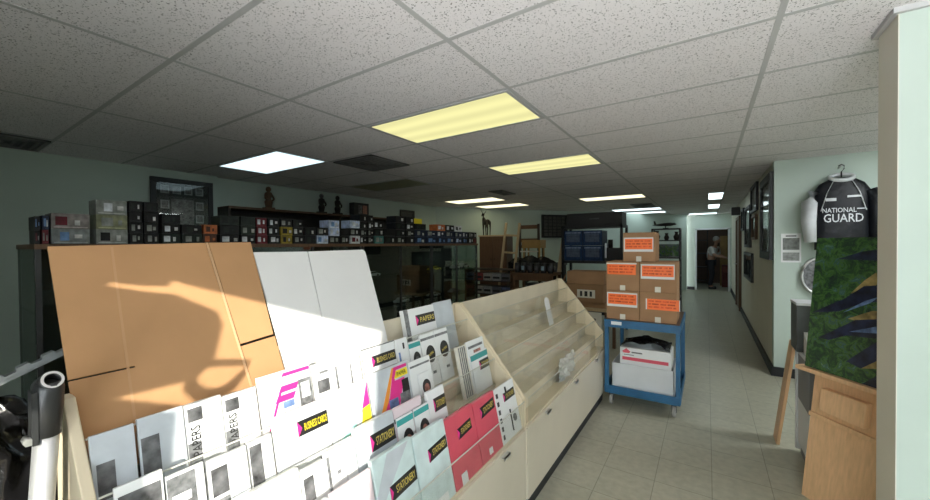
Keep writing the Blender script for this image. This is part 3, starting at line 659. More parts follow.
# boxes stacked on the cases: (y0, y1, [(h, colour, accent)...] from the bottom up)
K = (.007, .0075, .009); G = (.22, .235, .22); WH = (.55, .58, .62); 
RD = (.11, .012, .02); YL = (.22, .165, .02); NV = (.010, .015, .036); OR = (.42, .12, .04); TL = (.05, .16, .15); BL = (.12, .22, .42); LB_ = (.42, .50, .68); OL = (.22, .23, .14); DG = (.013, .02, .017); BR = (.07, .03, .02)
ST = [(.412, .436, [(.075, K, RD), (.075, K, BL)]), (.438, .470, [(.078, RD, G), (.078, NV, BL)]),
 (.472, .632, [(.086, (.20, .22, .22), BL), (.086, (.22, .20, .19), RD)]), (.652, .798, [(.088, G, K), (.088, OL, G), (.088, G, WH)]),
 (.802, .872, [(.068, K, G)]*2+[(.068, K, K), (.066, K, DG)]), (.876, .956, [(.068, K, G)]*2+[(.068, K, K), (.066, K, DG)]),
 (.968, 1.075, [(.068, DG, WH), (.066, K, WH), (.066, K, DG)]), (1.08, 1.205, [(.068, DG, G), (.066, K, DG)]), (1.21, 1.30, [(.072, BR, OR), (.066, OR, BR)]),
 (1.318, 1.458, [(.07, K, WH), (.07, K, DG), (.07, DG, K)]), (1.462, 1.578, [(.07, K, WH), (.07, DG, G), (.07, DG, DG)]), (1.582, 1.672, [(.07, RD, WH)]*3),
 (1.676, 1.78, [(.07, K, WH)]*3), (1.784, 1.892, [(.072, YL, K), (.072, YL, K), (.066, K, G)]), (1.896, 2.0, [(.072, K, G), (.072, K, WH), (.066, K, DG)]),
 (2.004, 2.128, [(.075, K, DG), (.072, K, DG)]), (2.132, 2.258, [(.078, LB_, BL), (.072, K, G)]), (2.262, 2.388, [(.075, K, G), (.075, LB_, WH), (.075, LB_, BL)]),
 (2.392, 2.508, [(.075, K, G), (.075, K, K)]), (2.512, 2.638, [(.08, WH, RD), (.078, K, G), (.078, LB_, WH)]), (2.642, 2.735, [(.078, K, WH), (.075, K, G), (.075, K, DG), (.075, K, K)]),
 (2.739, 2.83, [(.078, K, G), (.075, K, G), (.075, K, WH), (.075, K, K)]), (2.835, 2.978, [(.085, TL, G), (.08, K, DG), (.08, K, WH)]), (2.982, 3.168, [(.085, K, DG), (.08, K, K)]),
 (3.172, 3.335, [(.083, K, G), (.08, K, DG), (.08, K, DG), (.08, K, K)]), (3.339, 3.497, [(.083, K, K), (.08, K, G), (.08, K, WH), (.08, K, K)]),
 (3.50, 3.72, [(.086, NV, BL), (.086, NV, G), (.075, K, DG)]), (3.724, 3.945, [(.086, NV, BL), (.086, NV, G)]), (3.949, 4.145, [(.086, NV, BL), (.086, NV, WH), (.085, OR, WH)]),
 (4.149, 4.36, [(.086, NV, BL), (.086, NV, G), (.085, K, WH)]), (4.364, 4.56, [(.086, NV, LB_), (.086, NV, G), (.085, WH, K)]), (4.564, 4.72, [(.086, K, BL), (.086, NV, WH)]), (4.724, 4.86, [(.086, K, WH), (.086, K, G)]), (4.864, 4.965, [(.086, BR, RD), (.084, K, G)])]
ordn = lambda n: ['lowest', 'second', 'third', 'top'][n]
def cname(c):
    return {K: 'black', G: 'silver grey', WH: 'white', RD: 'dark red', YL: 'yellow and black', NV: 'navy', OR: 'orange', TL: 'teal', LB_: 'pale blue', OL: 'olive', DG: 'dark green-black', BR: 'dark brown'}.get(c, 'photo-printed')
nst = len(ST)
for si, (y0, y1, lv) in enumerate(ST):
    z = CT+.0005
    for li, (hh, c, ac) in enumerate(lv):
        dep = R.uniform(.13, .17); w = y1-y0-R.uniform(.003, .008)
        xo = CX0-.012-R.uniform(0, .008)
        where = 'in stack %d from left on cases' % (si+1) if si < nst/2 else 'in stack %d from right on cases' % (nst-si)
        t = thing('model_kit_box', '%s model box, %s of %d %s' % (cname(c), ordn(li) if li < len(lv)-1 or li == 0 else 'top', len(lv), where), 'box', (xo, y0, z), group='model boxes on top of the glass cases')
        MB().box(0, -dep, 0, w, 0, hh-.001).build('box_body', cmat(c), t, .0015)
        a_ = R.uniform(.08, .25); wd = R.uniform(.22, .38)
        MB().box(0, .0012, w*a_, w*(a_+wd), hh*.22, hh*.78).build('picture_panel', cmat(ac), t)
        lw = R.uniform(.12, .22); l0 = R.uniform(.58, .72)
        MB().box(0, .0014, w*l0, w*(l0+lw), hh*R.uniform(.2, .4), hh*R.uniform(.55, .72)).build('title_patch', cmat((.5, .5, .5)) if R.random() < .6 else cmat(ac), t)
        MB().box(0, .0012, w*.06, w*.94, hh*.06, hh*.13).build('border_strip', cmat(tuple(min(1, q*1.8+.01) for q in c)), t)
        z += hh
# yellow box behind the dark stack
t = thing('yellow_box', 'yellow and white box standing behind the navy boxes near the end', 'box', (-3.20, 3.66, CT+.0005))
MB().box(0, -.14, 0, .2, 0, .33).build('box_body', cmat((.6, .6, .5)), t); MB().box(0, .0015, 0, .2, .20, .33).build('colour_band', M['yellow'], t)

# ------------------------------------------------------------------ left wall: framed display, tall cabinet and figures
t = thing('framed_display', 'black framed collage of small photos on the left wall', 'picture frame', (XL+.002, 1.60, 1.52))
W_, Hh = .64, .80; fr = .055
MB().box(0, .03, 0, W_, 0, fr).box(0, .03, 0, W_, Hh-fr, Hh).box(0, .03, 0, fr, fr, Hh-fr).box(0, .03, W_-fr, W_, fr, Hh-fr).build('frame', M['black'], t, .004)
MB().box(.004, .012, fr, W_-fr, fr, Hh-fr).build('mat_board', cmat((.02, .028, .026)), t)
def ph(y0, z0, w, h_, m):
    p_ = MB().box(.012, .014, y0, y0+w, z0, z0+h_).build('photo_mount', cmat((.30, .33, .33)), t)
    MB().box(.014, .0155, y0+.012, y0+w-.012, z0+.012, z0+h_-.012).build('photo', m, p_)
for q in range(4): ph(.095+.118*q, .62, .085, .095, M['photo'])
for q in range(3): ph(.45, .12+.16*q, .085, .10, M['photo'])
for q in range(3): ph(.095, .12+.16*q, .085, .10, M['photo'])
MB().box(.012, .014, .20, .43, .26, .56).build('centre_photo', M['photo'], t)
MB().box(.012, .014, .26, .37, .14, .20).build('plaque', cmat((.35, .33, .26)), t)
MB().box(.018, .020, fr, W_-fr, fr, Hh-fr).build('pane', M['win_glass'], t)

t = thing('bookcase', 'tall dark open bookcase against the left wall behind the boxes', 'bookcase', (-5.41, 2.33, 0))
L = 3.45; D = .30
MB().box(0, D, 0, .03, 0, 2.02).build('side_panel', M['wood_dark'], t); MB().box(0, D, L-.03, L, 0, 2.02).build('side_panel', M['wood_dark'], t)
MB().box(0, D, L*.5-.015, L*.5+.015, 0, 2.0).build('divider', M['wood_dark'], t)
MB().box(0, D+.01, 0, L, 2.0, 2.03).build('top_board', M['wood_mid'], t, .002); MB().box(0, .012, .03, L-.03, 0, 2.0).build('back_panel', M['black'], t)
for z in (.1, .55, 1.0, 1.4, 1.72): MB().box(.012, D-.01, .03, L-.03, z, z+.022).build('shelf', M['wood_dark'], t)
def figure(loc, h_, m, label, m2):
    t = thing('carved_figure', label, 'figurine', loc)
    s = h_
    MB().box(-.06*s/.36, .06*s/.36, -.07*s/.36, .07*s/.36, 0, .03).build('base', m, t)
    MB().lathe([(.045*s/.36, .03), (.06*s/.36, .12*s/.36), (.035*s/.36, .17*s/.36), (.055*s/.36, .22*s/.36), (.05*s/.36, .26*s/.36), (.022*s/.36, .28*s/.36)], 12).build('body', m, t)
    MB().ball((0, 0, .315*s/.36), .04*s/.36, 12, 0, (1, 1, 1.15)).build('head', m2, t)
    for sg in (-1, 1): MB().tube([(0, sg*.05*s/.36, .24*s/.36), (.03, sg*.07*s/.36, .17*s/.36), (.06, sg*.03*s/.36, .14*s/.36)], .014*s/.36, 8).build('arm', m, t)
figure((-5.25, 2.93, 2.031), .33, M['wood_mid'], 'brown carved wooden figure on top of the dark bookcase', M['wood_mid'])
figure((-5.22, 3.78, 2.031), .32, M['bronze'], 'dark figurine with pale patches on the bookcase, left of two', M['photo'])
figure((-5.22, 4.09, 2.031), .32, M['bronze'], 'dark figurine on the bookcase, right of two', M['bronze'])
t = thing('picture_box', 'dark box with pale pictures on top of the bookcase', 'box', (-5.2, 4.42, 2.031))
MB().box(0, -.12, 0, .34, 0, .24).build('box_body', M['black_card'], t); MB().box(0, .002, .10, .18, .05, .2).build('picture_panel', M['photo'], t); MB().box(0, .002, .2, .3, .05, .2).build('picture_panel', M['tan_photo'], t)
t = thing('framed_picture', 'dark framed picture leaning at the right end of the bookcase', 'picture frame', (-5.05, 5.82, 1.54))
MB().box(0, .03, 0, .44, .0, .05).box(0, .03, 0, .44, .66, .72).box(0, .03, 0, .05, .05, .66).box(0, .03, .39, .44, .05, .66).build('frame', M['black'], t)
MB().box(.005, .014, .05, .39, .05, .66).build('print', M['black_card'], t); MB().box(.014, .016, .2, .36, .4, .5).build('photo', M['photo'], t)
t.location = (-5.405, 5.80, 1.54); 

# ------------------------------------------------------------------ cart with cartons
t = thing('utility_cart', 'blue steel shop cart loaded with brown cartons', 'cart', (-.805, 3.615, 0))
W_, D = .615, .78
for px in (0, W_-.035):
    for py in (0, D-.035): MB().box(px, px+.035, py, py+.035, .117, .785).build('leg', M['cart_blue'], t, .003)
MB().box(0, W_, -.004, .006, .732, .803).box(0, W_, D-.006, D+.004, .732, .803).box(-.004, .006, 0, D, .732, .803).box(W_-.006, W_+.004, 0, D, .732, .803).build('top_rim', M['cart_blue'], t, .002)
MB().box(0.006, W_-.006, .006, D-.006, .778, .803).build('top_shelf', M['wood_mid'], t)
MB().box(0, W_, -.004, D+.004, .117, .127).box(0, W_, -.004, .006, .127, .190).box(0, W_, D-.006, D+.004, .127, .190).box(-.004, .006, 0, D, .127, .190).box(W_-.006, W_+.004, 0, D, .127, .190).build('lower_shelf', M['cart_blue'], t, .002)
MB().box(.06, .15, -.006, -.004, .757, .787).build('label_plate', M['paper'], t)
for px, py in ((.05, .05), (W_-.05, .05), (.05, D-.05), (W_-.05, D-.05)):
    c = MB().box(px-.02, px+.02, py-.022, py+.022, .098, .117).box(px-.02, px-.016, py-.012, py+.012, .04, .1).box(px+.016, px+.02, py-.012, py+.012, .04, .1).build('caster', M['steel_dark'], t)
    MB().tube([(px-.014, py, .048), (px+.014, py, .048)], .048, 18).build('wheel', M['rubber_grey'], c)
def carton(x, y, z, w, d, h_, label, lx, lz, rot=0):
    t = thing('carton', label, 'box', (x, y, z), (0, 0, rot), group='cartons on the blue cart')
    MB().box(0, w, 0, d, 0, h_-.001).build('box_body', M['card2'], t, .003)
    MB().box(0, w, d*.5-.003, d*.5+.003, h_-.001, h_).build('lid_seam', M['card3'], t)
    MB().box(w*.42, w*.58, -.0015, .0, 0.0, h_*.18).build('tape_tab', M['paper_cream'], t)
    lw, lh = .26*w/.3, h_*.36
    p_ = MB().box(lx*w, lx*w+lw, -.0022, 0, lz*h_, lz*h_+lh).build('orange_label', M['fluo'], t)
    s2 = MB()
    for r_ in range(3):
        x_ = lx*w+.012
        while x_ < lx*w+lw-.03:
            q = R.uniform(.02, .06); s2.box(x_, min(x_+q, lx*w+lw-.01), -.0028, -.002, lz*h_+lh*(.18+.27*r_), lz*h_+lh*(.32+.27*r_)); x_ += q+R.uniform(.006, .012)
    s2.build('print_lines', cmat((.72, .11, .03)), p_)
    MB().box(lx*w-.01, lx*w+lw+.006, -.0018, 0, lz*h_-.022 if R.random() < .5 else lz*h_+lh, lz*h_ if R.random() < .3 else lz*h_+lh+.012).build('clear_tape', M['white_plastic'], t)
carton(-.795, 3.66, .804, .283, .40, .266, 'brown carton with orange label, bottom left of the stack on the cart', .05, .52)
carton(-.508, 3.66, .804, .288, .40, .266, 'brown carton with narrower orange label, bottom right of the stack', .2, .42)
carton(-.795, 3.66, 1.071, .283, .40, .266, 'brown carton with orange label, middle row left on the cart', .03, .55)
carton(-.508, 3.66, 1.071, .288, .40, .266, 'brown carton with orange label, middle row right on the cart', .06, .52)
carton(-.655, 3.70, 1.338, .265, .34, .266, 'single brown carton on top of the stack on the cart', .06, .42)
# white tote and red-white carton on the lower shelf
t = thing('white_tote', 'open white tote box on the lower shelf of the blue cart', 'box', (-.750, 3.66, .128))
MB().box(0, .51, 0, .008, 0, .265).box(0, .51, .44, .448, 0, .265).box(0, .008, 0, .448, 0, .265).box(.502, .51, 0, .448, 0, .265).box(0, .51, 0, .448, 0, .008).build('box_body', M['white_translucent'], t, .002)
t = thing('white_carton', 'white carton with red stripe and red house mark inside the tote', 'box', (-.685, 3.70, .138))
MB().box(0, .42, 0, .28, 0, .40).build('box_body', M['paper'], t, .002)
MB().box(.02, .40, -.0015, 0, .285, .315).build('red_stripe', M['paper_red'], t)
MB().prism([(.02, .365), (.055, .393), (.09, .365), (.08, .350), (.03, .350)], -.0015, 0, 'y').build('house_mark', M['paper_red'], t)
MB().box(.10, .19, -.0015, 0, .355, .367).box(.035, .12, -.0015, 0, .332, .338).build('print_lines', M['ink_grey'], t)
t = MB(); N = 10
vs = [(-.675+.40*i/N, 3.71+.26*j/N, .562+.02*math.sin(i*1.1+j)*math.cos(j*1.4)+.04*math.sin(PI*i/N)) for j in range(N+1) for i in range(N+1)]
t.add(vs, [(j*(N+1)+i, j*(N+1)+i+1, (j+1)*(N+1)+i+1, (j+1)*(N+1)+i) for j in range(N) for i in range(N)], 0, None, True)
o = t.build('plastic_wrap', M['bag']); tag(o, 'dark crumpled plastic wrap lying over the white carton on the cart', 'plastic wrap'); o.modifiers.new('s', 'SOLIDIFY').thickness = .003

# ------------------------------------------------------------------ right side: podium, painting, counter, case, plank
ang = math.radians(-52)
pd = thing('wooden_podium', 'honey wood podium with a raised block beside the column', 'podium', (.47, 2.93, 0), (0, 0, ang))
PW, PH = .56, .735
# local x runs along the front to the right, local -y faces the viewer
MB().prism([(-.0, 0), (.012, 0), (.10, PH), (.088, PH)], 0, PW, 'x').build('front_panel', M['wood'], pd, .002)
for x_ in (0, PW-.02):
    MB().prism([(.012, 0), (.20, 0), (.20, PH), (.10, PH)], x_, x_+.02, 'x').build('side_panel', M['wood'], pd)
MB().box(.02, PW-.02, .18, .20, 0, PH).build('rear_panel', M['wood'], pd)
MB().box(-.06, PW+.03, .02, .24, PH, PH+.024).build('top_board', M['wood'], pd, .003)
sl = (.088)/PH
bk = lambda z: .0+sl*z
MB().prism([(bk(.53)-.040, .535), (bk(.66)-.040, .665), (bk(.66)+.001, .665), (bk(.53)+.001, .535)], .075, .30, 'x').build('raised_block', M['wood'], pd, .006)
MB().prism([(bk(.47)-.014, .475), (bk(.50)-.014, .500), (bk(.50)+.001, .500), (bk(.47)+.001, .475)], .0, PW*.62, 'x').build('ridge', M['wood'], pd, .003)
# painting stands on the podium, leaning back
pn = thing('bird_painting', 'large canvas of dark birds in green foliage standing on the podium', 'painting', (.475, 2.955, PH+.031), (math.radians(-6), 0, ang))
CW, CH = .60, .765
MB().box(0, CW, .02, .055, 0.0, CH).build('canvas', [M['canvas_side']], pn)
MB().box(0, CW, .0185, .0205, .0, CH).build('painted_surface', M['painting'], pn)
def bird(pts, nm='dark_bird', m='paint_bird', d=.0015): MB().prism([(x*CW, z*CH) for x, z in pts], .0185-d, .0186, 'y').build(nm, M[m], pn)
bird([(.34, .60), (.44, .70), (.52, .76), (.56, .70), (.46, .62)], 'ochre_branch', 'paint_ochre', .0008)
bird([(.34, .42), (.52, .50), (.70, .52), (.60, .40)], 'ochre_branch', 'paint_ochre', .0008)
bird([(.48, .10), (.62, .24), (.74, .30), (.66, .14)], 'ochre_branch', 'paint_ochre', .0008)
bird([(.20, .84), (.40, .90), (.62, .93), (.98, .97), (.98, .84), (.74, .82), (.5, .84)])
bird([(.02, .42), (.30, .56), (.44, .66), (.58, .68), (.78, .72), (.98, .78), (.98, .66), (.80, .58), (.62, .58), (.44, .54), (.26, .46)])
bird([(.10, .24), (.24, .32), (.40, .42), (.62, .46), (.86, .55), (.98, .54), (.98, .38), (.78, .36), (.56, .32), (.34, .30), (.2, .24)])
bird([(.36, .12), (.50, .24), (.62, .34), (.80, .38), (.98, .36), (.98, .22), (.80, .24), (.62, .20), (.48, .10)])
bird([(.50, .0), (.62, .10), (.80, .16), (.98, .20), (.98, .08), (.80, .05), (.66, .0)])
bird([(.30, .46), (.46, .56), (.56, .60), (.50, .55)], 'blue_glint', 'paint_blue', .002)
bird([(.36, .33), (.56, .40), (.76, .44), (.60, .36)], 'blue_glint', 'paint_blue', .002)
# counter behind
ct = thing('reception_counter', 'white and grey laminate counter behind the podium', 'counter', (.53, 3.14, 0))
MB().box(.03, .75, .0, .38, 0, .09).build('toe_kick', M['grey_lam'], ct)
MB().box(.012, .75, .004, .376, .09, .40).build('lower_panel', M['white_lam'], ct)
MB().box(.012, .75, .004, .376, .402, .73).build('upper_panel', M['grey_lam'], ct)
MB().box(0, .03, .358, .388, 0.03, .728).build('corner_post', M['white_lam'], ct)
MB().box(0, .77, -.005, .39, .73, .76).build('counter_top', M['white_lam'], ct, .003)
ty = thing('paper_tray', 'small white open tray with papers on the counter corner', 'tray', (.54, 3.145, .7615))
MB().box(0, .2, 0, .004, 0, .05).prism([(0, 0), (.16, 0), (.16, .14), (.0, .05)], 0, .004, 'x').prism([(0, 0), (.16, 0), (.16, .14), (.0, .05)], .196, .2, 'x').box(0, .2, .156, .16, 0, .14).box(0, .2, 0, .16, 0, .004).build('tray_body', M['paper'], ty)
MB().box(.02, .18, .02, .14, .005, .03).build('papers', M['ink_grey'], ty)
gc = thing('grey_case', 'dark grey box case with pale top on the far end of the counter', 'case', (.505, 3.315, .7615))
MB().box(0, .32, 0, .205, 0, .315).build('case_body', M['grey_case'], gc, .003)
MB().box(-.003, .323, -.003, .208, .315, .333).build('case_top', M['white_lam'], gc, .002)
pk = thing('wood_plank', 'narrow reddish wood plank leaning on the far end of the counter', 'plank', (.43, 3.56, 0), (0, math.radians(7), 0))
MB().box(0, .02, 0, .15, .0, .77).build('plank_body', M['wood'], pk, .002)

# jersey on the alcove wall --------------------------------------------------------
js = thing('racing_jersey', 'black racing jacket with white sleeve on a hanger, alcove wall', 'jersey', (1.15, 5.30, 1.42))
def loft(secs, mi=0, n=18):       # secs: (cx, z, half width, half depth, cy)
    mb = MB(); vs = []
    for (x_, z_, hw, hd, y_) in secs:
        for q in range(n):
            a_ = 2*PI*q/n; c2, s2 = math.cos(a_), math.sin(a_)
            vs.append((x_+hw*math.copysign(abs(c2)**.7, c2), y_+hd*math.copysign(abs(s2)**.8, s2), z_))
    fs = [(i*n+q, i*n+(q+1) % n, (i+1)*n+(q+1) % n, (i+1)*n+q) for i in range(len(secs)-1) for q in range(n)]+[tuple(range(n))[::-1], tuple(range((len(secs)-1)*n, len(secs)*n))]
    mb.add(vs, fs, 0, None, True); return mb
loft([(0, .0, .205, .05, 0), (0, .12, .205, .062, 0), (0, .30, .20, .068, 0), (0, .48, .205, .062, 0), (0, .60, .215, .052, 0), (0, .68, .17, .045, 0), (0, .725, .10, .04, 0), (0, .74, .065, .035, 0)]).build('torso', M['jersey_black'], js)
MB().tube([(-.205, 0, .60), (-.245, -.01, .50), (-.25, -.01, .30), (-.235, -.012, .08)], [.055, .068, .064, .05], 12).build('sleeve', M['jersey_white'], js)['label'] = 'white sleeve'
MB().tube([(.205, 0, .60), (.245, -.01, .50), (.25, -.01, .30), (.24, -.012, .08)], [.055, .068, .064, .05], 12).build('sleeve', M['jersey_black'], js)
cl = [(.085*math.cos(q), -.012+.045*math.sin(q), .742+.035*math.sin(q)) for q in [2*PI*k/16 for k in range(16)]]
MB().tube(cl, .02, 8, closed=True).build('collar', M['jersey_white'], js)
MB().tube([(-.16, -.0, .665), (0, .0, .74), (.16, .0, .665)], .008, 8).tube([(0, 0, .74), (0, 0, .80), (.02, 0, .83), (.02, 0, .86), (0, 0, .875), (-.022, 0, .86)], .006, 8).build('hanger', M['steel_dark'], js)
MB().tube([(0, .105, .855), (0, 0, .862)], .006, 6).build('wall_hook', M['chrome'], js)
FRX = Matrix(((1, 0, 0, 0), (0, 0, -1, 0), (0, 1, 0, 0), (0, 0, 0, 1)))
def jtext(s2, x, z, w, h_): text('lettering', s2, x, z, .071, w, h_, M['jersey_white'], js, 0, FRX)
jtext('NATIONAL', -.03, .405, .25, .048); jtext('GUARD', .0, .325, .29, .085)
MB().box(.03, .13, -.0655, -.06, .53, .55).box(-.13, -.05, -.0655, -.06, .50, .53).box(.10, .16, -.066, -.06, .41, .42).build('sponsor_patch', M['jersey_white'], js)
for sg in (-1, 1): MB().tube([(sg*.07, -.05, .70), (sg*.12, -.062, .58), (sg*.165, -.066, .40)], .004, 6).build('piping', M['jersey_white'], js)
nt_ = thing('wall_notice', 'white printed notice on the alcove wall left of the jacket', 'notice', (.69, 5.406, 1.28))
MB().box(0, .17, 0, -.002, 0, .32).build('sheet', M['paper'], nt_)
MB().box(.015, .155, -.002, -.003, .14, .27).build('picture', cmat((.22, .23, .22)), nt_); MB().box(.015, .155, -.002, -.003, .02, .11).build('picture', cmat((.26, .27, .26)), nt_)
MB().box(.04, .13, -.002, -.003, .285, .30).build('heading', M['ink_grey'], nt_)
hm = thing('wall_mounted_plaque', 'round silver and dark plaque on the wall below the jacket', 'plaque', (1.0, 5.40, 1.14))
MB().prism([(.14*math.cos(q*PI/14), .19*math.sin(q*PI/14)) for q in range(28)], -.03, 0, 'y').build('plaque_face', M['photo'], hm)
MB().tube([(.14*math.cos(q*PI/14), -.03, .19*math.sin(q*PI/14)) for q in range(28)], .012, 8, closed=True).build('rim', M['chrome'], hm)
# corridor wall pictures
def wallpic(y0, y1, z0, z1, label, pane, fr=.05, fm='black', name='framed_picture'):
    t = thing(name, label, 'picture frame', (.629, y0, z0)); w, h_ = y1-y0, z1-z0
    MB().box(0, -.035, 0, w, 0, fr).box(0, -.035, 0, w, h_-fr, h_).box(0, -.035, 0, fr, fr, h_-fr).box(0, -.035, w-fr, w, fr, h_-fr).build('frame', M[fm], t, .003)
    MB().box(-.004, -.014, fr, w-fr, fr, h_-fr).build('print', pane, t)
    MB().box(-.018, -.02, fr, w-fr, fr, h_-fr).build('pane', M['win_glass'], t)
mir = mat('silvery_print', (.14, .16, .17), .12, .5, var=.3)
wallpic(5.45, 6.41, 1.30, 2.31, 'large black framed picture nearest on the corridor wall', mir, .09)
wallpic(6.9, 7.75, 1.98, 2.40, 'dark picture high on the corridor wall behind the large frame', M['black_card'], .04)
wallpic(7.0, 7.6, 1.55, 1.93, 'small brown picture low behind the large frame on the corridor', M['wood_mid'], .04, 'wood_mid')
wallpic(7.9, 8.9, 1.42, 2.15, 'grey-blue picture in the middle of the corridor wall', M['photo'], .05)
wallpic(7.57, 9.05, .85, 1.33, 'dark wide picture hung low on the corridor wall', M['black_card'], .05)
wallpic(9.2, 9.8, 1.75, 2.2, 'small black picture next to the brown corridor door', M['black_card'], .05)
sp = thing('wall_speaker', 'small black speaker above the brown corridor door', 'speaker', (.628, 10.5, 2.14))
MB().box(0, -.16, 0, .2, 0, .18).build('speaker_case', M['black'], sp, .005); MB().box(-.16, -.165, .02, .18, .02, .16).build('grille', M['vent'], sp)

# ------------------------------------------------------------------ back of the shop
# cartons behind the rack end
t = thing('cream_frame', 'cream wooden window frame leaning below the brown cartons', 'frame', (-1.52, 5.02, 0))
MB().box(0, .36, 0, .03, 0, .06).box(0, .36, 0, .03, .52, .60).box(0, .06, 0, .03, .06, .52).box(.29, .36, 0, .03, .06, .52).build('frame', M['paper_cream'], t, .003)
MB().box(.06, .29, .01, .02, .06, .52).build('pane', M['black_card'], t); MB().box(.165, .185, .0, .03, .06, .52).box(.06, .29, 0, .03, .28, .30).build('glazing_bar', M['paper_cream'], t)
t = thing('low_table', 'low dark table carrying the brown cartons behind the rack', 'table', (-1.78, 5.10, 0))
MB().box(0, .68, 0, .55, .60, .64).build('table_top', M['wood_light'], t)
for px in (.0, .64):
    for py in (0.02, .5): MB().box(px, px+.04, py, py+.04, 0, .60).build('leg', M['wood_mid'], t)
t = thing('flat_carton', 'flat brown carton under the labelled carton', 'box', (-1.60, 5.14, .641)); MB().box(0, .46, 0, .42, 0, .07).build('box_body', M['card3'], t)
t = thing('labelled_carton', 'open brown carton with white label behind the empty rack', 'box', (-1.70, 5.12, .712))
MB().box(0, .55, 0, .44, 0, .24).build('box_body', M['card3'], t, .003); MB().box(.20, .44, -.002, 0, .06, .17).build('white_label', M['paper_cream'], t)
MB().box(.24, .27, -.0025, 0, .08, .15).box(.30, .34, -.0025, 0, .08, .15).box(.37, .40, -.0025, 0, .08, .15).build('print_marks', M['ink'], t)
MB().prism([(0, .0), (.06, .14), (.07, .14), (.01, .0)], .0, .01, 'y', 0, Matrix.Translation((-.02, 0, .23))).build('open_flap', M['card3'], t)
t = thing('long_carton', 'long brown carton stacked above the labelled carton', 'box', (-1.66, 5.18, .953)); MB().box(0, .50, 0, .35, 0, .17).build('box_body', M['card2'], t, .003)
# black shelf unit
t = thing('black_shelf_unit', 'tall black metal shelf unit holding blue cases at the back', 'shelf', (-2.18, 6.5, 0))
for px in (0, .98):
    for py in (0, .46): MB().box(px, px+.04, py, py+.04, 0, 1.82).build('post', M['black'], t)
for z in (.3, .78, 1.17, 1.78): MB().box(0, 1.02, 0, .50, z, z+.045).build('shelf', M['black'], t)
t = thing('black_case', 'long black case on top of the black shelf unit', 'case', (-2.09, 6.52, 1.826)); MB().box(0, .92, 0, .4, 0, .21).build('case_body', M['black'], t, .008); MB().box(.4, .55, -.015, 0, .1, .12).build('handle', M['steel_dark'], t)
NVB = cmat((.014, .035, .085))
for i, (x_, lab) in enumerate(((-2.13, 'left'), (-1.80, 'right'))):
    for j in range(2):
        t = thing('blue_carton', 'dark blue product box on the black shelf, %s %s' % (('lower', 'upper')[j], lab), 'box', (x_, 6.51, 1.216+.262*j), group='blue boxes on the black shelf')
        MB().box(0, .315, 0, .4, 0, .258).build('box_body', NVB, t, .003)
        MB().box(.04, .27, -.002, 0, .06, .2).build('picture_panel', cmat((.07, .09, .13)), t); MB().box(.02, .29, -.003, 0, .21, .235).build('title_patch', cmat((.16, .2, .3)), t)
t = thing('dark_gadget', 'dark machine on the black shelf right of the blue boxes', 'machine', (-1.45, 6.55, 1.216)); MB().box(0, .26, 0, .3, 0, .22).build('machine_body', M['black'], t, .01); MB().tube([(.06, .15, .22), (.06, .15, .36)], .04, 10).build('top_knob', M['bronze'], t); MB().box(.0, .03, -.002, .2, .05, .3).build('white_panel', M['paper_grey'], t)
for k in range(5):
    t = thing('dark_tin', 'dark tin on the middle level of the black shelf, position %d from the left' % (k+1), 'tin', (-2.03+.19*k, 6.62, .826), group='tins on the black shelf')
    MB().lathe([(.07, 0), (.07, .2), (.06, .21)], 14).build('can', M['black_card'], t); MB().lathe([(.071, .06), (.071, .14)], 14).build('label_wrap', cmat((.12, .12, .13)), t)
# table with mugs
t = thing('work_table', 'plain wooden table holding dark mugs before the black shelf', 'table', (-2.98, 6.1, 0))
MB().box(0, .78, 0, .5, .96, 1.0).build('table_top', M['wood_mid'], t)
for px in (.02, .72):
    for py in (.02, .44): MB().box(px, px+.045, py, py+.045, 0, .96).build('leg', M['wood_mid'], t)
MB().box(0.05, .74, .03, .05, .86, .96).build('apron', M['wood_mid'], t)
for k in range(6):
    x_ = -2.90+.125*k
    t = thing('dark_mug', 'dark mug with pale print on the wooden table, number %d from the left' % (k+1), 'mug', (x_, 6.2, 1.001), group='mugs on the wooden table')
    MB().lathe([(.045, 0), (.05, .02), (.05, .17), (.046, .175)], 14).build('cup', M['black'], t)
    MB().box(-.025, .025, -.053, -.045, .05, .12).build('print', cmat((.3, .42, .5)) if k in (1, 4) else cmat((.08, .08, .09)), t)
    MB().tube([(.05, 0, .14), (.066, 0, .12), (.066, 0, .06), (.05, 0, .04)], .008, 6).build('mug_handle', M['black'], t)
# low shelves of boxes at the far left
t = thing('stock_shelf', 'dark low shelf unit packed with small boxes beyond the glass cases', 'shelf', (-4.05, 6.2, 0))
for z in (.05, .30, .55, .80, 1.02): MB().box(0, 1.02, 0, .35, z, z+.02).build('shelf', M['wood_dark'], t)
for px in (0, 1.0): MB().box(px, px+.02, 0, .35, 0, 1.02).build('side_panel', M['wood_mid'], t)
rows = ['bottom', 'second', 'third', 'top']
for r_ in range(4):
    z = .0705+.25*r_
    for k in range(5):
        cc = [(.30, .30, .30), (.22, .05, .05), (.12, .12, .14), (.36, .34, .30), (.10, .12, .2)][(r_*3+k*2) % 5]
        t = thing('small_stock_box', 'small %s stock box on the low shelf, %s row, %d from left' % (('pale grey', 'dark red', 'charcoal', 'cream', 'slate')[(r_*3+k*2) % 5], rows[r_], k+1), 'box', (-4.02+.195*k, 6.21, z), group='boxes on the low stock shelf')
        MB().box(0, .185, 0, .25, 0, .14).build('box_body', cmat(cc), t); MB().box(.02, .16, -.002, 0, .04, .08).build('label_patch', M['ink'], t)
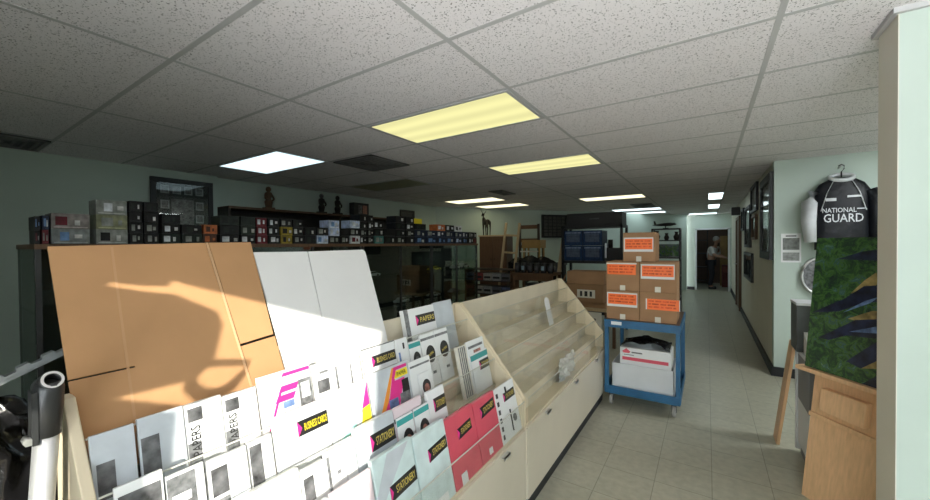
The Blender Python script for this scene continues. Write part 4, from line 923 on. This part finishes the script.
# wooden cabinet, deer, leaning frames behind
ca = thing('wood_cabinet', 'brown wooden cabinet near the back wall under the deer figure', 'cabinet', (-4.12, 6.9, 0), (0, 0, math.radians(8)))
MB().box(0, .62, 0, .4, 0, 1.68).build('cabinet_body', M['wood_mid'], ca); MB().box(-.02, .64, -.02, .42, 1.68, 1.71).build('top_board', M['wood_light'], ca)
for k in range(2):
    d_ = MB().box(.01+.305*k, .305+.305*k, -.016, 0, .05, 1.66).build('door', M['wood_mid'], ca); MB().ball((.27+.08*k, -.026, 1.2), .012, 8).build('knob', M['bronze'], d_)
de = thing('deer_figure', 'dark bronze deer figure standing on the wooden cabinet', 'figurine', (-4.02, 7.03, 1.7105), (0, 0, 2.5))
db = MB().tube([(-.14, 0, .27), (-.06, 0, .285), (.04, 0, .28), (.11, 0, .30), (.15, 0, .38), (.17, 0, .45)], [.045, .062, .058, .055, .032, .026], 12)
db.tube([(.155, 0, .46), (.19, 0, .465), (.245, 0, .44)], [.026, .03, .014], 10)
for x_, y_ in ((-.12, .03), (-.12, -.03), (.09, .03), (.09, -.03)): db.tube([(x_, y_, .27), (x_+.015*(1 if x_ > 0 else -1), y_, .13), (x_, y_, 0.0)], [.026, .013, .011], 8)
db.build('deer_body', M['bronze'], de)
for sg in (-1, 1): MB().tube([(.16, sg*.012, .48), (.14, sg*.05, .53), (.16, sg*.07, .58)], [.008, .006, .003], 6).build('antler', M['bronze'], de)
MB().tube([(-.17, 0, .29), (-.20, 0, .26)], [.014, .006], 6).build('tail', M['bronze'], de)
ld = thing('wood_ladder', 'pale wooden ladder frame leaning among the stacked furniture', 'ladder', (-3.62, 6.62, 0), (math.radians(-7), math.radians(4), 0))
for x_ in (0, .30): MB().box(x_, x_+.045, 0, .03, 0, 1.98).build('rail', M['wood_light'], ld)
for z in (.3, .65, 1.0, 1.35, 1.7): MB().box(.045, .30, .005, .025, z, z+.04).build('rung', M['wood_light'], ld)
tb = thing('storage_table', 'dark table stacked with furniture pieces at the back', 'table', (-3.36, 6.95, 0))
MB().box(0, .95, 0, .6, 1.08, 1.13).build('table_top', M['black'], tb)
for px in (.02, .88):
    for py in (.02, .54): MB().box(px, px+.05, py, py+.05, 0, 1.08).build('leg', M['black'], tb)
ch = thing('wood_stool', 'golden wooden stool standing on the dark storage table', 'stool', (-2.95, 7.09, 1.131))
MB().box(-.20, .20, -.15, .15, .30, .46).build('seat_box', M['wood_yellow'], ch, .006); MB().box(-.22, .10, -.18, -.02, .22, .245).build('white_board', M['paper_cream'], ch)
for px in (-.18, .15):
    for py in (-.13, .10): MB().box(px, px+.03, py, py+.03, 0, .30).build('leg', M['wood_yellow'], ch)
pl2 = thing('pine_board', 'pale pine board leaning beside the black shelf unit', 'board', (-2.50, 6.78, 0), (0, math.radians(8), 0)); MB().box(0, .07, 0, .03, 0, 1.62).build('board_body', M['wood_light'], pl2)
dk = thing('dark_grille_frame', 'dark framed grille hanging on the back wall', 'frame', (-3.80, 9.18, 1.72), (0, 0, math.atan2(d.y, d.x)))
d = (b-a).normalized()
def on_back(s, off=-.03): 
    p_ = a+d*s-Vector((-d.y, d.x))*(-off); return p_
dk.rotation_euler = (0, 0, math.atan2(d.y, d.x))
pp = a+d*2.93+Vector((d.y, -d.x))*.04; dk.location = (pp.x, pp.y, 1.68)
W_, Hh = .80, .62
MB().box(0, W_, -.03, .03, 0, .05).box(0, W_, -.03, .03, Hh-.05, Hh).box(0, .05, -.03, .03, .05, Hh-.05).box(W_-.05, W_, -.03, .03, .05, Hh-.05).build('frame', M['black'], dk)
MB().box(.05, W_-.05, .01, .02, .05, Hh-.05).build('backing', cmat((.10, .10, .09)), dk)
gb = MB()
for k in range(1, 6): gb.box(.05, W_-.05, -.01, 0, .05+k*.087-.008, .05+k*.087+.008)
for k in range(1, 5): gb.box(.05+k*.14-.008, .05+k*.14+.008, -.012, .002, .05, Hh-.05)
gb.build('grille', M['black'], dk)
cf = thing('dark_chair', 'dark wooden chair standing among the stacked furniture', 'chair', (-3.36, 7.25, 1.131))
for px in (0, .42): MB().box(px, px+.045, 0, .04, 0, .80).build('back_post', M['wood_dark'], cf)
for z in (.42, .70): MB().box(.045, .42, .005, .035, z, z+.08).build('back_rail', M['wood_mid'], cf)
MB().box(0, .465, .04, .28, .30, .36).build('seat', M['wood_dark'], cf)
for px in (0, .42): MB().box(px, px+.04, .24, .28, 0, .30).build('leg', M['wood_dark'], cf)
tp = MB(); N = 12
vs = [(-3.42+1.02*i/N, 6.87+.07*j/N, 1.145+.15*math.sin(PI*i/N)**.5*(.6+.4*math.sin(i*1.7+j*.8))*math.sin(PI*(j+.6)/(N+1.2))) for j in range(N+1) for i in range(N+1)]
vs += [(-3.42+1.02*i/N, 6.86+.02*math.sin(i*1.4), .80+.05*math.sin(i*2.1)) for i in range(N+1)]
fs = [(j*(N+1)+i, j*(N+1)+i+1, (j+1)*(N+1)+i+1, (j+1)*(N+1)+i) for j in range(N) for i in range(N)]+[(i, i+1, (N+1)**2+i+1, (N+1)**2+i) for i in range(N)]
tp.add(vs, fs, 0, None, True); o = tp.build('black_tarp', M['bag']); tag(o, 'black tarp draped over the dark storage table', 'tarp'); o.modifiers.new('s', 'SOLIDIFY').thickness = .006
for k in range(4):
    t = thing('dark_carton', 'dark carton stored under the black tarp table, number %d from the left' % (k+1), 'box', (-3.27+.20*k, 7.02, 0), group='dark cartons under the storage table')
    MB().box(0, .185, 0, .4, 0, .62+.1*(k % 2)).build('box_body', M['black_card'], t); MB().box(.03, .155, -.002, 0, .3, .42).build('label_patch', cmat((.2, .19, .17)), t)
for k in range(3):
    t = thing('shelf_carton', 'brown carton on the bottom levels of the black shelf, number %d from the left' % (k+1), 'box', (-2.12+.32*k, 6.56, .346), group='cartons low on the black shelf')
    MB().box(0, .29, 0, .38, 0, .36).build('box_body', M['card3'], t)
# far right shelf with model plane and plants
fs_ = thing('far_shelf', 'dark far shelf unit beside the corridor with a model plane on top', 'shelf', (-1.02, 9.0, 0))
for z in (.35, .80, 1.18, 1.55, 1.80): MB().box(0, .55, 0, .4, z, z+.025).build('shelf', M['black'], fs_)
for px in (0, .52):
    for py in (0, .37): MB().box(px, px+.03, py, py+.03, 0, 1.82).build('post', M['black'], fs_)
MB().box(.36, .52, -.02, .0, .33, 1.0).build('wood_panel', M['wood_mid'], fs_)
pln = thing('model_plane', 'dark model aeroplane on top of the far shelf', 'model', (-.76, 9.18, 1.90), (0, 0, .5))
MB().tube([(-.24, 0, 0), (-.1, 0, .01), (.1, 0, .02), (.22, 0, .02)], [.012, .03, .04, .015], 10).build('fuselage', M['bronze'], pln)
MB().box(-.02, .07, -.28, .28, .02, .035).build('wing', M['bronze'], pln); MB().box(-.24, -.19, -.09, .09, .0, .01).prism([(-.24, 0), (-.19, 0), (-.22, .09), (-.25, .09)], -.005, .005, 'y').build('tail', M['bronze'], pln)
MB().tube([(0, 0, -.074), (0, 0, 0)], .012, 8).lathe([(.06, -.0745), (.06, -.06)], 12).build('stand', M['black'], pln)
aq = thing('planted_tank', 'glass tank with green plants on the far shelf', 'fish tank', (-1.00, 9.03, 1.206))
MB().box(0, .5, .0, .005, 0, .28).build('pane', M['win_glass'], aq); MB().box(0, .5, .30, .305, 0, .28).box(0, .5, 0, .3, 0, .01).build('tank_back', M['water'], aq)
pf = MB()
for k in range(70):
    x_, y_, z_ = R.uniform(.03, .47), R.uniform(.04, .26), R.uniform(.02, .2); l_ = R.uniform(.04, .09); q = R.uniform(-.04, .04)
    pf.add([(x_-.008, y_, z_), (x_+.008, y_, z_), (x_+q+.012, y_+.01, z_+l_*.6), (x_+q*1.8, y_, z_+l_), (x_+q-.012, y_-.01, z_+l_*.6)], [(0, 1, 2, 3, 4)])
po = pf.build('plants', M['leafy'], aq); po['kind'] = 'stuff'
for k, (w, h_) in enumerate(((.16, .2), (.12, .15), (.14, .18))):
    t = thing('dark_ornament', 'dark ornament under the plane on the far shelf, %s' % ('left', 'middle', 'right')[k], 'ornament', (-.93+.19*k, 9.15, 1.5755)); MB().lathe([(w*.3, 0), (w*.45, h_*.4), (w*.2, h_*.75), (w*.3, h_)], 12).build('vase', M['bronze'], t)

# person in the doorway --------------------------------------------------------------
pr = thing('person', 'person in white top and dark trousers leaning forward beyond the far doorway', 'person', (.10, 14.75, 0), (0, 0, math.radians(0)))
def skin(name, verts, edges, radii, m, parent, root=0):
    me = bpy.data.meshes.new(name); me.from_pydata(verts, edges, []); ob = bpy.data.objects.new(name, me); COL.objects.link(ob); ob.parent = parent
    sk = ob.modifiers.new('skin', 'SKIN'); sk.use_smooth_shade = True
    for i, r_ in enumerate(radii): me.skin_vertices[0].data[i].radius = (r_, r_)
    me.skin_vertices[0].data[root].use_root = True
    su = ob.modifiers.new('sub', 'SUBSURF'); su.levels = 1; su.render_levels = 2
    me.materials.append(m); return ob
V = [(0, 0, .92), (.02, 0, 1.10), (.07, -.02, 1.30), (.11, -.03, 1.38), (.14, -.05, 1.47), (.16, -.06, 1.56),
     (-.0, -.13, 1.33), (.08, -.26, 1.12), (.28, -.30, 1.05), (.36, -.30, 1.04), (.14, .12, 1.33), (.24, .16, 1.10), (.40, .08, 1.02), (.48, .06, 1.01),
     (-.0, -.10, .86), (.03, -.11, .48), (-.03, -.11, .08), (.08, -.12, .035), (.0, .10, .86), (.04, .10, .48), (-.02, .10, .08), (.09, .10, .035)]
E_ = [(0, 1), (1, 2), (2, 3), (3, 4), (4, 5), (2, 6), (6, 7), (7, 8), (8, 9), (2, 10), (10, 11), (11, 12), (12, 13), (0, 14), (14, 15), (15, 16), (16, 17), (0, 18), (18, 19), (19, 20), (20, 21)]
RD_ = [.14, .135, .14, .06, .05, .05, .065, .05, .035, .03, .065, .05, .035, .03, .09, .065, .045, .035, .09, .065, .045, .035]
body = skin('body', V, E_, RD_, M['skin'], pr)
hdm = MB().ball((.165, -.06, 1.60), .095, 16, 0, (1.02, .85, 1.18)); hdm.ball((.262, -.06, 1.59), .018, 8); hdm.ball((.16, -.142, 1.59), .02, 8, 0, (.8, .4, 1.4)); hdm.ball((.16, .022, 1.59), .02, 8, 0, (.8, .4, 1.4)); hdm.build('head', M['skin'], pr)
MB().ball((.145, -.06, 1.635), .101, 16, 0, (.98, .92, .98)).build('hair', M['hair'], pr)
skin('shirt', [V[0], V[1], V[2], (.095, -.03, 1.36), V[6], V[7], V[10], V[11]], [(0, 1), (1, 2), (2, 3), (2, 4), (4, 5), (2, 6), (6, 7)], [.15, .148, .153, .085, .08, .064, .08, .064], M['cloth_white'], pr)
skin('trousers', [(0, 0, .98), V[14], V[15], V[16], V[18], V[19], V[20]], [(0, 1), (1, 2), (2, 3), (0, 4), (4, 5), (5, 6)], [.152, .105, .08, .06, .105, .08, .06], M['cloth_dark'], pr)
for sg in (-.115, .10): MB().box(-.07, .15, sg-.05, sg+.05, 0, .075).build('shoe', M['black'], pr, .02)
# storeroom shelves seen past the person
for k, (x0, x1, lab) in enumerate(((-.9, .02, 'left'), (.62, 1.5, 'right'))):
    t = thing('storeroom_shelf', 'dark storeroom shelf beyond the doorway, %s of the person' % lab, 'shelf', (x0, 16.3, 0))
    for z in (.1, .6, 1.1, 1.6): MB().box(0, x1-x0, 0, .45, z, z+.03).build('shelf', M['wood_dark'], t)
    for px in (0, x1-x0-.03): MB().box(px, px+.03, 0, .45, 0, 2.0).build('post', M['wood_dark'], t)
t = thing('red_crate', 'dark red crate in the storeroom right of the person', 'crate', (.42, 15.4, 0)); MB().box(0, .3, 0, .3, 0, .75).build('crate_body', cmat((.16, .03, .03)), t); MB().box(.02, .28, -.005, 0, .5, .7).build('crate_panel', cmat((.25, .06, .05)), t)
t = thing('tan_cabinet', 'tan cupboard in the storeroom behind the person', 'cupboard', (.38, 15.9, 0)); MB().box(0, .5, 0, .3, 0, 1.75).build('cupboard_body', M['wood_yellow'], t)

# ------------------------------------------------------------------ light
w = bpy.data.worlds.new('sky'); sc.world = w; w.use_nodes = True
nt = w.node_tree; bgn = nt.nodes['Background']      # pale sky over a sunlit snowy street
wt = nt.nodes.new('ShaderNodeTexCoord'); wsx = nt.nodes.new('ShaderNodeSeparateXYZ'); wr = nt.nodes.new('ShaderNodeValToRGB')
wma = nt.nodes.new('ShaderNodeMath'); wma.operation = 'MULTIPLY_ADD'; wma.inputs[1].default_value = .5; wma.inputs[2].default_value = .5
nt.links.new(wt.outputs['Generated'], wsx.inputs[0]); nt.links.new(wsx.outputs['Z'], wma.inputs[0]); nt.links.new(wma.outputs[0], wr.inputs[0])
el = wr.color_ramp.elements      # sin(elevation) mapped to 0..1: sunlit snow close by, hazy street front at the horizon, pale sky
def stop(e_, sn, v, c): e_.position = .5+.5*sn; e_.color = (v*c[0], v*c[1], v*c[2], 1)
SNOW, HAZE, SKYC = (.965, .965, 1.), (.95, .97, 1.), (.88, .95, 1.)
stop(el[0], -.42, 1.0, SNOW); stop(el[1], .7, .34, SKYC)
for sn, v, c in ((-.24, .42, SNOW), (-.04, .30, HAZE), (.05, .34, SKYC)): stop(el.new(.5), sn, v, c)
nt.links.new(wr.outputs[0], bgn.inputs['Color']); bgn.inputs['Strength'].default_value = 29.0
S = Vector((-.89, 1, -.39)).normalized()
sl_ = bpy.data.lights.new('sun', 'SUN'); sl_.energy = 8.5; sl_.angle = math.radians(.35); sl_.color = (1, .93, .82)
so = bpy.data.objects.new('sun', sl_); COL.objects.link(so); so.rotation_euler = S.to_track_quat('-Z', 'Y').to_euler(); so.location = (4, -6, 5)
def portal(loc, aim, sx, sy):
    al = bpy.data.lights.new('window_portal', 'AREA'); al.shape = 'RECTANGLE'; al.size = sx; al.size_y = sy; al.cycles.is_portal = True
    ao = bpy.data.objects.new('window_portal', al); COL.objects.link(ao); ao.location = loc
    ao.rotation_euler = Vector(aim).to_track_quat('-Z', 'Z').to_euler()
for x0, x1, z0, z1 in wins: portal(((x0+x1)/2, FY-.16, (z0+z1)/2), (0, 1, 0), x1-x0, z1-z0)
sc.view_settings.view_transform = 'Standard'; sc.view_settings.look = 'None'; sc.view_settings.gamma = 1; sc.view_settings.use_curve_mapping = False
sc.view_settings.exposure = .28
cy = sc.cycles
cy.max_bounces = 8; cy.diffuse_bounces = 5; cy.glossy_bounces = 4; cy.transparent_max_bounces = 24
cy.caustics_reflective = False; cy.caustics_refractive = False; cy.sample_clamp_indirect = 6
